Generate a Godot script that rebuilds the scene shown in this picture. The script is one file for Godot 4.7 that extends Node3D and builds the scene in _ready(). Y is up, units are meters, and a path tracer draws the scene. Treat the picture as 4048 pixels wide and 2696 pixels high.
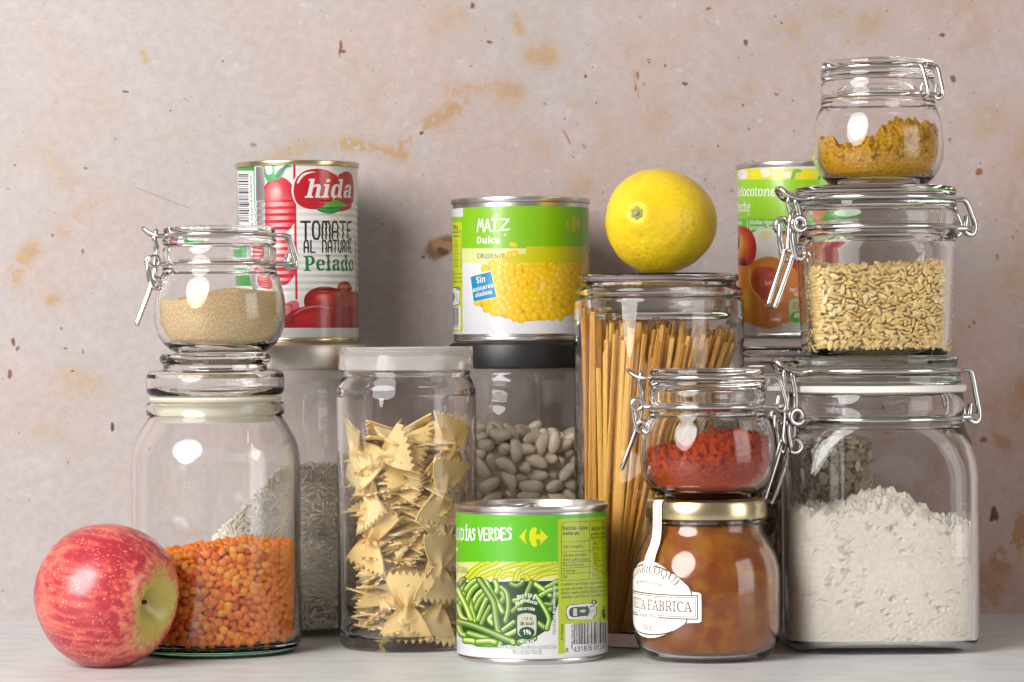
extends Node3D
# A pantry still life on a pale counter in front of a stained plaster backdrop, lit by one softbox from the front left.

const MM := 0.001
var rng := RandomNumberGenerator.new()
var M := {}
var used := {}


class Geo:
	var v := PackedVector3Array()
	var n := PackedVector3Array()
	var uv := PackedVector2Array()
	var c := PackedColorArray()
	var ix := PackedInt32Array()
	var tint := Color.WHITE
	var from := -0.5
	var to := 0.5

	func vert(p: Vector3, nn: Vector3, t := Vector2.ZERO) -> int:
		v.append(p)
		n.append(nn)
		uv.append(t)
		c.append(tint)
		return v.size() - 1

	func tri(i: int, j: int, k: int) -> void:
		if (v[j] - v[i]).cross(v[k] - v[i]).dot(n[i] + n[j] + n[k]) > 0.0:
			ix.append_array(PackedInt32Array([i, k, j]))
		else:
			ix.append_array(PackedInt32Array([i, j, k]))

	func quad(i: int, j: int, k: int, l: int) -> void:
		tri(i, j, k)
		tri(i, k, l)

	static func around(th: float, p: float) -> Vector2:
		var s := sin(th)
		var co := cos(th)
		if p <= 2.001:
			return Vector2(s, co)
		return Vector2(s, co) * pow(pow(absf(s), p) + pow(absf(co), p), -1.0 / p)

	# A turned shape. Points are [radius, height] or [radius, height, squareness], in millimetres; walking up means the outside lies outwards.
	func lathe(pts: Array, seg := 72, squareness := 2.0, crease := 35.0) -> Geo:
		var q := []
		for a in pts:
			q.append([float(a[0]), float(a[1]), float(a[2]) if a.size() > 2 else squareness])
		var total := 0.0
		for i in q.size() - 1:
			total += Vector2(q[i + 1][0] - q[i][0], q[i + 1][1] - q[i][1]).length()
		var run := 0.0
		for i in q.size() - 1:
			var d := Vector2(q[i + 1][0] - q[i][0], q[i + 1][1] - q[i][1])
			if d.length() < 1e-5:
				continue
			var ends := [d.normalized(), d.normalized()]
			for e in 2:
				var o: int = i - 1 if e == 0 else i + 1
				if o >= 0 and o < q.size() - 1:
					var b := Vector2(q[o + 1][0] - q[o][0], q[o + 1][1] - q[o][1])
					if b.length() > 1e-5 and absf(d.angle_to(b)) < deg_to_rad(crease):
						ends[e] = (d.normalized() + b.normalized()).normalized()
			var first := v.size()
			for e in 2:
				var a: Array = q[i + e]
				var t: float = (run + d.length() * e) / total
				for k in seg + 1:
					var th := TAU * lerpf(from, to, float(k) / seg)
					var w := around(th, a[2])
					var dw := around(th + 0.01, a[2]) - around(th - 0.01, a[2])
					var along := Vector3(ends[e].x * w.x, ends[e].y, ends[e].x * w.y)
					var tang := Vector3(dw.x, 0, dw.y)
					var nn := tang.cross(along).normalized()
					var hint := Vector3(ends[e].y * w.x, -ends[e].x, ends[e].y * w.y)
					if nn.dot(hint) < 0:
						nn = -nn
					vert(Vector3(a[0] * w.x, a[1], a[0] * w.y) * MM, nn, Vector2(th / TAU + 0.5, 1.0 - t))
			for k in seg:
				quad(first + k, first + k + 1, first + seg + 2 + k, first + seg + 1 + k)
			run += d.length()
		return self

	# A round bar along a path (metres); closed joins the ends, otherwise they get round caps.
	func tube(path: Array, r: float, sides := 8, closed := false) -> Geo:
		var m := path.size()
		var first := v.size()
		var up := Vector3.ZERO
		for i in m:
			var a: Vector3 = path[(i - 1 + m) % m] if closed or i > 0 else path[0]
			var b: Vector3 = path[(i + 1) % m] if closed or i < m - 1 else path[m - 1]
			var t := (b - a).normalized()
			if up == Vector3.ZERO:
				up = t.cross(Vector3(0.31, 0.87, 0.38)).normalized()
			up = (up - t * up.dot(t)).normalized()
			var side := t.cross(up)
			for k in sides:
				var an := TAU * k / sides
				var o := up * cos(an) + side * sin(an)
				vert(path[i] + o * r, o)
		for i in (m if closed else m - 1):
			var j := (i + 1) % m
			for k in sides:
				var l := (k + 1) % sides
				quad(first + i * sides + k, first + i * sides + l, first + j * sides + l, first + j * sides + k)
		if not closed:
			for e in 2:
				var at: int = 0 if e == 0 else m - 1
				var out: Vector3 = (path[0] - path[1] if e == 0 else path[m - 1] - path[m - 2]).normalized()
				var tip := vert(path[at] + out * r * 0.7, out)
				for k in sides:
					tri(tip, first + at * sides + k, first + at * sides + (k + 1) % sides)
		return self

	func mesh(mat: Material) -> ArrayMesh:
		var a := []
		a.resize(Mesh.ARRAY_MAX)
		a[Mesh.ARRAY_VERTEX] = v
		a[Mesh.ARRAY_NORMAL] = n
		a[Mesh.ARRAY_TEX_UV] = uv
		a[Mesh.ARRAY_COLOR] = c
		a[Mesh.ARRAY_INDEX] = ix
		var m := ArrayMesh.new()
		m.add_surface_from_arrays(Mesh.PRIMITIVE_TRIANGLES, a)
		m.surface_set_material(0, mat)
		return m

	# Normals from the faces, smooth over shared corners.
	func smooth() -> Geo:
		for i in n.size():
			n[i] = Vector3.ZERO
		for t in range(0, ix.size(), 3):
			var f := (v[ix[t + 2]] - v[ix[t]]).cross(v[ix[t + 1]] - v[ix[t]])
			for k in 3:
				n[ix[t + k]] += f
		for i in n.size():
			n[i] = n[i].normalized()
		return self


# A smooth path through points given in millimetres.
func curve(pts: Array, steps := 5, closed := false) -> Array:
	var out := []
	var m := pts.size()
	for i in (m if closed else m - 1):
		var p0: Vector3 = pts[(i - 1 + m) % m] if closed or i > 0 else pts[0]
		var p1: Vector3 = pts[i]
		var p2: Vector3 = pts[(i + 1) % m]
		var p3: Vector3 = pts[(i + 2) % m] if closed or i + 2 < m else pts[m - 1]
		for s in steps:
			out.append(p1.cubic_interpolate(p2, p0, p3, float(s) / steps) * MM)
	if not closed:
		out.append(pts[m - 1] * MM)
	return out


func hoop(r: float, y: float, seg := 72, p := 2.0) -> Array:
	var out := []
	for k in seg:
		var w := Geo.around(TAU * k / seg, p)
		out.append(Vector3(w.x * r, y, w.y * r) * MM)
	return out


func numbered(called: String) -> String:
	used[called] = used.get(called, -1) + 1
	return called if used[called] == 0 else "%s_%03d" % [called, used[called]]


func tag(o: Node3D, label: String, category: String, group := "", kind := "") -> Node3D:
	o.set_meta("label", label)
	o.set_meta("category", category)
	if group:
		o.set_meta("group", group)
	if kind:
		o.set_meta("kind", kind)
	return o


func thing(called: String, at: Vector3, label: String, category: String, group := "") -> Node3D:
	var o := Node3D.new()
	o.name = numbered(called)
	o.position = at * MM
	add_child(o)
	tag(o, label, category, group)
	return o


func part(called: String, m: Mesh, parent: Node3D, at := Vector3.ZERO) -> MeshInstance3D:
	var o := MeshInstance3D.new()
	o.name = called
	o.mesh = m
	o.position = at * MM
	parent.add_child(o, true)
	return o


func solo(called: String, m: Mesh, at: Vector3, label: String, category: String, group := "", kind := "") -> MeshInstance3D:
	var o := MeshInstance3D.new()
	o.name = numbered(called)
	o.mesh = m
	o.position = at * MM
	add_child(o)
	tag(o, label, category, group, kind)
	return o


func structure(called: String, m: Mesh, at := Vector3.ZERO) -> MeshInstance3D:
	var o := MeshInstance3D.new()
	o.name = called
	o.mesh = m
	o.position = at * MM
	o.set_meta("kind", "structure")
	add_child(o)
	return o


func lin(r: float, g: float, b: float, a := 1.0) -> Color:
	var c := Color(r, g, b).linear_to_srgb()
	c.a = a
	return c


func plain(color: Color, rough := 0.5, metal := 0.0, spec := 0.5) -> StandardMaterial3D:
	var m := StandardMaterial3D.new()
	m.albedo_color = color
	m.roughness = rough
	m.metallic = metal
	m.metallic_specular = spec
	return m


func glass(tint: Color, rough := 0.0, ior := 0.05) -> StandardMaterial3D:
	var m := StandardMaterial3D.new()
	m.transparency = BaseMaterial3D.TRANSPARENCY_ALPHA
	m.refraction_enabled = true
	m.refraction_scale = ior
	m.albedo_color = Color(tint.r, tint.g, tint.b, 0.0)
	m.roughness = rough
	return m


func noise_of(s: int, freq: float, octaves := 4, kind := FastNoiseLite.TYPE_SIMPLEX_SMOOTH) -> FastNoiseLite:
	var f := FastNoiseLite.new()
	f.seed = s
	f.frequency = freq
	f.fractal_octaves = octaves
	f.noise_type = kind
	return f


func noise_texture(s: int, freq: float, size := 512, octaves := 4, as_normal := false, strength := 4.0) -> NoiseTexture2D:
	var t := NoiseTexture2D.new()
	t.width = size
	t.height = size
	t.seamless = true
	t.noise = noise_of(s, freq, octaves)
	t.as_normal_map = as_normal
	t.bump_strength = strength
	return t


func _ready() -> void:
	rng.seed = 7
	# camera, light and exposure
	var cam := Camera3D.new()
	cam.name = "camera"
	cam.position = Vector3(0, 0.171, 1.66)
	cam.rotation = Vector3(0, 0, -0.0073)
	cam.fov = 13.14
	cam.near = 0.05
	cam.far = 20.0
	add_child(cam)
	cam.current = true
	var env := Environment.new()
	env.background_mode = Environment.BG_COLOR
	env.background_color = lin(0.27, 0.24, 0.222)
	env.tonemap_mode = Environment.TONE_MAPPER_LINEAR
	env.tonemap_exposure = 1.0
	env.sdfgi_enabled = true
	env.ssao_enabled = true
	env.ssil_enabled = true
	var we := WorldEnvironment.new()
	we.name = "surroundings"
	we.environment = env
	add_child(we)
	var key := OmniLight3D.new()
	key.name = "softbox"
	key.position = Vector3(-1.25, 0.98, 1.45)
	key.light_size = 0.74
	key.light_energy = 7.0
	key.light_color = lin(1.0, 0.985, 0.97)
	key.omni_range = 5.0
	key.omni_attenuation = 2.0
	key.shadow_enabled = true
	add_child(key)
	lamp("reflector_panel", Vector3(0.95, 0.2, 0.55), Vector3(0.0, 0.12, 0.0), Vector2(0.5, 0.7), 0.34, lin(1.0, 0.985, 0.97))
	materials()
	setting()
	build_cans()
	build_jars()
	build_contents()
	build_fruit()


func lamp(called: String, at: Vector3, to: Vector3, size: Vector2, energy: float, color: Color) -> void:
	var l := AreaLight3D.new()
	l.name = called
	l.area_size = size
	l.light_energy = energy
	l.light_color = color
	l.area_normalize_energy = true
	l.area_range = 5.0
	l.area_attenuation = 2.0
	l.shadow_enabled = true
	add_child(l)
	l.look_at_from_position(at, to)


func materials() -> void:
	M.glass = glass(Color(1.0, 1.0, 1.0), 0.0, 0.041)
	M.pane = StandardMaterial3D.new()
	M.pane.transparency = BaseMaterial3D.TRANSPARENCY_ALPHA
	M.pane.albedo_color = Color(0.9, 0.95, 0.93, 0.02)
	M.pane.roughness = 0.0
	M.green_glass = glass(Color(0.93, 0.97, 0.945))
	M.emerald = glass(Color(0.62, 0.93, 0.78))
	M.wire = plain(lin(0.62, 0.61, 0.6), 0.16, 1.0)
	M.steel = plain(lin(0.62, 0.61, 0.6), 0.28, 1.0)
	M.gold = plain(lin(0.6, 0.52, 0.32), 0.25, 1.0)
	M.pale_gold = plain(lin(0.58, 0.54, 0.44), 0.3, 1.0)
	M.brushed = plain(lin(0.56, 0.53, 0.47), 0.36, 1.0)
	M.black = plain(lin(0.012, 0.012, 0.013), 0.42)
	M.rubber = plain(lin(0.78, 0.76, 0.7), 0.5)
	M.seal = glass(Color(0.95, 0.93, 0.85), 0.3, 0.03)
	M.seal.albedo_color.a = 0.6
	M.frosted = glass(Color(0.99, 0.985, 0.97), 0.12, 0.02)
	M.frosted.albedo_color.a = 0.2


func tin(t: Node3D, r: float, h: float, body: Material, rim: Material, ribs := [], rimless_bottom := 0.0) -> void:
	var b := [[r - 1.6, 2.6]]
	b.append([r - 0.6, 3.4])
	for a in ribs:
		b.append(a)
	b.append([r - 0.6, h - 3.4])
	b.append([r - 1.4, h - 2.6])
	part("body", Geo.new().lathe(b, 96).mesh(body), t)
	var top := [[r - 1.3, h - 3.3], [r + 0.1, h - 3.0], [r + 0.45, h - 1.6], [r + 0.3, h - 0.4], [r - 0.5, h], [r - 1.3, h - 0.5], [r - 1.8, h - 3.6], [r - 3.2, h - 4.0], [r - 9, h - 4.0], [r - 9.6, h - 3.4], [0, h - 3.4]]
	part("rim", Geo.new().lathe(top, 96).mesh(rim), t)
	var k := rimless_bottom
	var bot := [[0, 2.2], [r - 2.6 - k, 2.2], [r - 2.2 - k, 0.2], [r - 0.8 - k, 0], [r - 0.1 - k, 0.8], [r + 0.1 - k, 2.2], [r - 0.3 - k, 3.2], [r - 1.3, 3.6]]
	part("base_rim", Geo.new().lathe(bot, 96).mesh(rim), t)


const ROUND_OUT := [[22.5, 0.9], [24.5, 0], [27.3, 1.4], [31.2, 4.8], [34.2, 9.6], [35.9, 15], [36.4, 20], [36.3, 27], [35.5, 33], [34.4, 38], [33.2, 41.5], [31.9, 44], [31.6, 45.6], [31.9, 46.6], [31.4, 47.6], [30.2, 48.4], [30.2, 49.8], [31.2, 50.8], [31.5, 52], [31.5, 57], [31.0, 58.2], [29.6, 58.6]]
const ROUND_IN := [[27.8, 57.5], [27.7, 52], [27.9, 46], [29.2, 43.5], [31.2, 40], [32.6, 36], [33.6, 30], [33.8, 24], [33.4, 17], [31.8, 12.5], [29.4, 7.6], [25, 4.6], [18, 3.4], [0, 3.1]]


func round_clip_jar(at: Vector3, label: String, yaw: float) -> Node3D:
	var t := thing("clip_top_jar", at, label, "jar", "small round clip-top jars")
	part("glass_body", Geo.new().lathe([[0, 1.6], [20, 1.2]] + ROUND_OUT + ROUND_IN, 96).mesh(M.glass), t)
	part("lid", Geo.new().lathe([[0, 58.0], [22, 57.2], [26.6, 57.4], [27.2, 58.9], [30.6, 59.1], [31.6, 60.2], [31.7, 62.2], [31.0, 63.4], [30.0, 63.9], [29.7, 65.0], [30.4, 65.9], [31.0, 67.2], [30.7, 68.8], [29.4, 69.6], [26, 69.5], [24.8, 68.9], [0, 68.6]], 96).mesh(M.glass), t)
	clip(t, 30.9, 64.9, 49.1, 1.12, 1.0, yaw, yaw > -40.0)
	return t


func clip(t: Node3D, r: float, yu: float, yl: float, w: float, s: float, yaw: float, latch := true) -> void:
	var p := 2.0
	var turn := Basis(Vector3.UP, deg_to_rad(yaw))
	var rot := func(path: Array) -> Array: return path.map(func(q): return turn * q)
	var wr := w * MM
	var V := func(x: float, y: float, z: float) -> Vector3: return Vector3(x, y, z)
	# wire round the lid with its hook on the latch side and two bent arms on the hinge side
	var g := Geo.new()
	g.tube(hoop(r, yu, 96, p), wr, 8, true)
	if latch:
		g.tube(rot.call(curve([V.call(-r + 1, yu, 7.0 * s), V.call(-r - 4 * s, yu - 0.2, 6.6 * s), V.call(-r - 8 * s, yu + 1.2, 4.6 * s), V.call(-r - 11 * s, yu + 3.6 * s, 2.2 * s), V.call(-r - 11.4 * s, yu + 4.1 * s, 0), V.call(-r - 11 * s, yu + 3.6 * s, -2.2 * s), V.call(-r - 8 * s, yu + 1.2, -4.6 * s), V.call(-r - 4 * s, yu - 0.2, -6.6 * s), V.call(-r + 1, yu, -7.0 * s)])), wr, 8)
	part("lid_wire", g.mesh(M.wire), t)
	for e in [1.0, -1.0]:
		g = Geo.new()
		g.tube(rot.call(curve([V.call(r - 3.5, yu, 9 * s * e), V.call(r + 2 * s, yu + 0.2, 7.4 * s * e), V.call(r + 6 * s, yu, 6.6 * s * e), V.call(r + 8.2 * s, yu - 2.2 * s, 6.3 * s * e), V.call(r + 10 * s, (yu + yl) / 2, 6.1 * s * e), V.call(r + 11.6 * s, yl + 2.2 * s, 6 * s * e), V.call(r + 11.2 * s, yl - 1.4 * s, 6 * s * e), V.call(r + 9 * s, yl - 2.4 * s, 6 * s * e), V.call(r + 6.8 * s, yl - 0.8 * s, 6 * s * e), V.call(r + 7.0 * s, yl + 2.4 * s, 6 * s * e), V.call(r + 7.6 * s, yl + 5.2 * s, 5.6 * s * e)])), wr, 8)
		part("hinge_arm", g.mesh(M.wire), t)
	# wire round the neck with a coil for the lever and an oval eye for the hinge
	g = Geo.new()
	g.tube(hoop(r, yl, 96, p), wr, 8, true)
	g.tube(rot.call(curve([V.call(r - 1, yl, 9.6 * s), V.call(r + 4 * s, yl + 0.1, 9.9 * s), V.call(r + 8.6 * s, yl, 8.4 * s), V.call(r + 9.4 * s, yl - 0.1, 4 * s), V.call(r + 9.4 * s, yl, -4 * s), V.call(r + 8.6 * s, yl, -8.4 * s), V.call(r + 4 * s, yl, -9.9 * s), V.call(r - 1, yl, -9.6 * s)])), wr, 8)
	for e in ([1.0, -1.0] if latch else []):
		var coil := []
		for k in 26:
			var an := TAU * k / 13.0
			coil.append(turn * (V.call(-r - 6.2 * s + 2.9 * s * cos(an), yl + 1.4 * s + 2.9 * s * sin(an), (6.4 + 0.09 * k) * s * e) * MM))
		g.tube([turn * (V.call(-r + 2, yl, 8.0 * s * e) * MM), turn * (V.call(-r - 2.4 * s, yl, 7.0 * s * e) * MM)] + coil, wr, 8)
	part("neck_wire", g.mesh(M.wire), t)
	if not latch:
		return
	# bail between hook and lever
	g = Geo.new()
	var b := yl - 10.5 * s
	g.tube(rot.call(curve([V.call(-r - 4.4 * s, yu + 2.4, 2.8 * s), V.call(-r - 5.2 * s, yu - 2, 3.4 * s), V.call(-r - 4.0 * s, (yu + yl) / 2, 3.6 * s), V.call(-r - 4.6 * s, yl, 3.6 * s), V.call(-r - 5.4 * s, b + 3.0 * s, 3.4 * s), V.call(-r - 5.2 * s, b + 0.8 * s, 1.6 * s), V.call(-r - 5.2 * s, b + 0.8 * s, -1.6 * s), V.call(-r - 5.4 * s, b + 3 * s, -3.4 * s), V.call(-r - 4.6 * s, yl, -3.6 * s), V.call(-r - 4.0 * s, (yu + yl) / 2, -3.6 * s), V.call(-r - 5.2 * s, yu - 2, -3.4 * s), V.call(-r - 4.4 * s, yu + 2.4, -2.8 * s), V.call(-r - 4.2 * s, yu + 2.9, 0)], 5, true)), wr, 8, true)
	part("latch_bail", g.mesh(M.wire), t)
	# lever: two bars that hang from the coils, loop round the bail and meet at the tip
	g = Geo.new()
	var side := func(e: float) -> Array:
		return [V.call(-r - 8.2 * s, yl + 1.6 * s, 5.4 * s * e), V.call(-r - 8.4 * s, yl - 4 * s, 5.2 * s * e), V.call(-r - 6.8 * s, b - 1.4 * s, 5.0 * s * e), V.call(-r - 4.2 * s, b - 2.8 * s, 4.8 * s * e), V.call(-r - 1.9 * s, b - 0.4 * s, 4.6 * s * e), V.call(-r - 3.2 * s, b + 2.5 * s, 4.5 * s * e), V.call(-r - 6.2 * s, b + 1.6 * s, 4.4 * s * e), V.call(-r - 8.4 * s, b - 5 * s, 4.2 * s * e), V.call(-r - 14.6 * s, b - 21 * s, 3.6 * s * e)]
	var one: Array = side.call(1.0)
	var two: Array = side.call(-1.0)
	two.reverse()
	g.tube(rot.call(curve(one + [V.call(-r - 15.2 * s, b - 22.4 * s, 2.2 * s), V.call(-r - 15.2 * s, b - 22.4 * s, -2.2 * s)] + two)), wr, 8)
	part("lever", g.mesh(M.wire), t)


func build_jars() -> void:
	var len := thing("lentil_jar", Vector3(-164.8, 0, 17), "tall clear jar of orange lentils with loose glass stopper lid", "jar")
	part("base", Geo.new().lathe([[0, 0.9], [38, 0.6], [41.5, 0.3], [44.0, 1.0], [45.2, 2.4], [45.5, 3.6], [44.8, 4.2], [0, 4.2]], 112).mesh(M.emerald), len)
	part("glass_body", Geo.new().lathe([[0, 4.35], [45.0, 4.35], [46.2, 5.4], [46.9, 9], [46.9, 60], [46.9, 103], [46.6, 109], [45.4, 115], [43.4, 119.6], [41, 123.7], [38.6, 127.4], [37.2, 129.8], [36.5, 131], [37.9, 131.3], [38.2, 132.1], [38.2, 137.2], [37.4, 138.3], [36, 138.5], [33.6, 138.4], [33.3, 137], [33.3, 130.4], [35.0, 127], [37.8, 122.4], [40.4, 118], [42.4, 113.4], [43.5, 108], [43.7, 102], [43.7, 60], [43.7, 10.4], [42.8, 7.6], [39, 6.2], [30, 5.8], [0, 5.7]], 112).mesh(M.glass), len)
	part("seal_ring", Geo.new().lathe([[31.0, 126.5], [32.6, 126.6], [32.9, 138.8], [36, 138.9], [36.6, 140.2], [36.2, 141.4], [31, 141.6], [31.0, 126.5]], 96).mesh(M.seal), len)
	part("lid", Geo.new().lathe([[0, 143.4], [30, 143.2], [34, 142.0], [36.6, 142.4], [38.0, 144.2], [38.4, 147], [38.4, 151.4], [37.8, 154], [36.0, 155.6], [33, 156.2], [29.4, 156.4], [28.7, 157.4], [28.8, 159], [29.8, 160], [30.7, 161.4], [30.7, 163.6], [29.6, 165.0], [27, 165.5], [0, 165.2], [0, 162.8], [24, 162.6], [26.4, 160.6], [26.6, 156], [27.6, 153.8], [33, 153.4], [35.2, 151.6], [35.6, 149], [35.2, 146.6], [33, 145.4], [0, 145.6]], 112).mesh(M.glass), len)

	round_clip_jar(Vector3(-162, 165.8, 17), "clip-top jar of pale breadcrumbs topping the lentil jar", 14)
	round_clip_jar(Vector3(104.7, 86.0, 67), "clip-top jar of red paprika standing on the jam jar", -6)
	round_clip_jar(Vector3(204.6, 255.4, 12), "clip-top jar of mustard yellow curry powder, topmost on the right", -50)

	var rice := thing("rice_jar", Vector3(-133.8, 0, -97), "wide glass jar of white rice with brushed metal lid", "jar")
	part("glass_body", Geo.new().lathe([[0, 2], [38, 1.6], [43, 0.2], [46, 1], [48, 4], [48.5, 8], [48.5, 146], [47.6, 150], [45.6, 152], [45.2, 153.2], [45.8, 154], [45.4, 155], [45.2, 160]], 112).mesh(M.pane), rice)
	part("lid", Geo.new().lathe([[43.6, 159], [43.8, 155.4], [46.6, 155.0], [47.6, 155.6], [47.9, 157], [47.9, 167], [47.3, 169.4], [45.6, 170.4], [43, 170.4], [0, 170.3]], 112).mesh(M.brushed), rice)

	raised_word(rice, "CUPS", 48.6, 93.5, 6.8, 0.34)
	raised_word(rice, "1", 48.6, 93.5, 6.8, -0.1)
	raised_word(rice, "1/2", 48.6, 62.0, 6.8, 0.40)

	var farf := thing("bow_tie_pasta_jar", Vector3(-59.6, 0, -2), "tall glass jar of bow-tie pasta with translucent plastic lid", "jar")
	part("glass_body", Geo.new().lathe([[0, 2], [30, 1.6], [34, 0.3], [36, 0.6], [37.4, 2], [38.6, 4.6], [38.7, 6.4], [39.2, 8], [39.3, 12], [39.3, 140], [39.0, 142.6], [39.2, 144], [38.8, 146], [36.8, 149.6], [35.6, 151.4], [35.9, 152.6], [36.2, 153.4], [36.0, 154.4], [35.4, 155], [35.3, 164], [33.0, 164], [33.0, 151], [35, 147], [36.3, 142], [36.5, 138], [36.6, 12], [35.6, 9], [32, 7.2], [0, 6.6]], 112).mesh(M.glass), farf)
	part("lid", Geo.new().lathe([[36.4, 163], [36.5, 155.6], [37.6, 155.4], [37.9, 156], [37.6, 163.5], [37.9, 164.2], [37.6, 167.6], [37.0, 168.2], [35, 168.2], [34, 167.4], [0, 167.2], [0, 166.0], [34.5, 166.0], [36.3, 165.6]], 112).mesh(M.frosted), farf)

	var bj := thing("white_bean_jar", Vector3(5.3, 0, -105), "glass jar of white beans with matt black lid under the sweetcorn tin", "jar")
	part("glass_body", Geo.new().lathe([[0, 2], [34, 1.6], [37, 0.2], [39.6, 1.2], [41, 4], [41.4, 8], [41.4, 146], [40.8, 149.6], [39.6, 151.4], [39.4, 152.4], [40.2, 153.4], [39.6, 154.4], [39.4, 160]], 112).mesh(M.pane), bj)
	part("lid", Geo.new().lathe([[38, 159], [38.4, 155.2], [41.6, 154.8], [42.8, 155.4], [43.1, 157], [43.1, 166.4], [42.5, 168.8], [40.8, 170.1], [38, 170.2], [0, 170.2]], 112).mesh(M.black), bj)

	var sp := thing("spaghetti_jar", Vector3(83.2, 0, -21), "tall wide glass jar of brown spaghetti with glass stopper lid", "jar")
	part("glass_body", Geo.new().lathe([[0, 2], [40, 1.6], [45, 0.2], [47, 1], [48, 3], [48.3, 7], [48.3, 192], [48.1, 194], [47.6, 194.8], [46.6, 195], [45.9, 194.2], [45.8, 192], [45.8, 12], [44.8, 9.4], [42, 8], [0, 7.4]], 128).mesh(M.glass), sp)
	part("lid", Geo.new().lathe([[0, 182], [37, 181.4], [40, 182], [41.2, 184], [41.2, 187], [42.4, 190], [42.6, 195.4], [47.0, 195.6], [47.6, 196.4], [47.7, 199], [47.0, 200.3], [45.4, 200.8], [44.2, 201.8], [44.1, 203.2], [45, 204.2], [45.7, 205.4], [45.6, 207.2], [44.4, 208.2], [41, 208.4], [0, 208.2], [0, 204], [36, 203.6], [38.6, 200], [38.6, 190], [37, 186.2], [0, 186]], 128).mesh(M.glass), sp)

	var oat := thing("oat_jar", Vector3(170.8, 0, -110), "glass jar of rolled oats with glass lid under the peach tin", "jar")
	part("glass_body", Geo.new().lathe([[0, 2], [36, 1.6], [40, 0.2], [43, 1.4], [44.4, 4], [44.8, 8], [44.8, 138], [44.2, 143], [41.8, 147.4], [41.2, 149.6], [42.4, 150.4], [42.6, 154], [41.8, 155]], 112).mesh(M.pane), oat)
	part("lid", Geo.new().lathe([[0, 152], [34, 151.4], [37.6, 152], [37.8, 155.8], [42.0, 156], [43, 157], [43, 160.4], [42, 161.6], [40.8, 162.4], [40.8, 164.6], [42.4, 165.6], [42.8, 167], [42.6, 169.8], [41.4, 171], [38, 171.2], [0, 171.0], [0, 166], [33, 165.4], [34.2, 158], [32, 156], [0, 156]], 112).mesh(M.glass), oat)

	var jam := thing("jam_jar", Vector3(103.9, 0, 67), "round jar of apricot jam with gold lid and white paper label", "jar")
	part("glass_body", Geo.new().lathe([[0, 1.6], [24, 1.2], [29, 0.2], [31.6, 0.5], [34.4, 2.4], [37, 6.2], [38.8, 10.8], [39.7, 16], [39.8, 26], [39.7, 42], [39.2, 49], [37.6, 55.6], [34.6, 61.6], [31.4, 66.8], [30.2, 70], [30.0, 72.6], [30.6, 73.2], [30.6, 75], [29.8, 75.4], [29.6, 82], [27.6, 82], [27.8, 70.4], [29.6, 66], [32.8, 60.8], [35.8, 55], [37.4, 48.8], [38.0, 42], [38.0, 16], [37.1, 11.6], [35.3, 7.4], [32.8, 4.2], [29, 2.9], [0, 3.2]], 112).mesh(M.glass), jam)
	part("lid", Geo.new().lathe([[30.2, 80], [30.4, 76], [31.6, 75.4], [32.5, 75.8], [32.7, 77], [32.5, 83], [31.8, 84.8], [30.4, 85.6], [28.6, 85.4], [27.4, 84.4], [0, 84.3]], 112).mesh(M.gold), jam)

	build_jam_label(jam)

	var fl := thing("flour_jar", Vector3(201.5, 0, 12), "large squarish clip-top jar half full of white flour", "jar", "square clip-top jars")
	part("glass_body", Geo.new().lathe([[0, 2.4, 2], [36, 2, 3], [44, 0.4, 4], [48, 0.6, 4.4], [51, 2.6, 4.6], [53, 6, 4.8], [53.9, 11, 4.8], [54, 40, 4.8], [54, 96, 4.8], [53.4, 104, 4.4], [51.9, 112, 3.6], [50.3, 118, 2.7], [49.6, 121, 2.2], [49.4, 122.6, 2], [49.8, 123.6, 2], [49.4, 124.6, 2], [48.4, 125.4, 2], [48.4, 127.6, 2], [49.2, 128.6, 2], [49.6, 130, 2], [49.6, 139, 2], [49.0, 140.6, 2], [47, 141, 2], [45, 140.6, 2], [44.8, 138, 2], [44.8, 123, 2], [46.4, 119, 2.6], [48.6, 112, 3.6], [50, 104, 4.4], [50.7, 96, 4.8], [50.8, 40, 4.8], [50.6, 15, 4.8], [50.0, 7.6, 4.6], [47, 4.8, 4], [38, 3.9, 3], [0, 3.8, 2]], 144).mesh(M.glass), fl)
	part("gasket", Geo.new().lathe([[45.4, 141.6], [49.6, 141.2], [50.6, 141.8], [50.7, 144.6], [49.8, 145.2], [45.4, 145.0], [45.4, 141.6]], 112).mesh(M.rubber), fl)
	var tab := BoxMesh.new()
	tab.size = Vector3(0.012, 0.0022, 0.012)
	tab.material = M.rubber
	part("gasket_tab", tab, fl, Vector3(-54, 143.6, 8))
	part("lid", Geo.new().lathe([[0, 143.6], [40, 143], [44.6, 143.6], [44.9, 145.6], [47.6, 145.7], [48.4, 146.6], [48.4, 149.6], [47.2, 151.2], [45.6, 152.2], [45, 154], [45.2, 155.2], [45.8, 155.8], [46.1, 157], [46.1, 159.4], [45.2, 160.6], [42, 161], [38, 160.4], [0, 159.8]], 128).mesh(M.green_glass), fl)
	clip(fl, 47.6, 153.2, 126.6, 1.65, 1.35, 24)

	var oz := thing("seed_pasta_jar", Vector3(202.2, 161.2, 12), "squarish clip-top jar of small seed shaped pasta stacked on the flour jar", "jar", "square clip-top jars")
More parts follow.
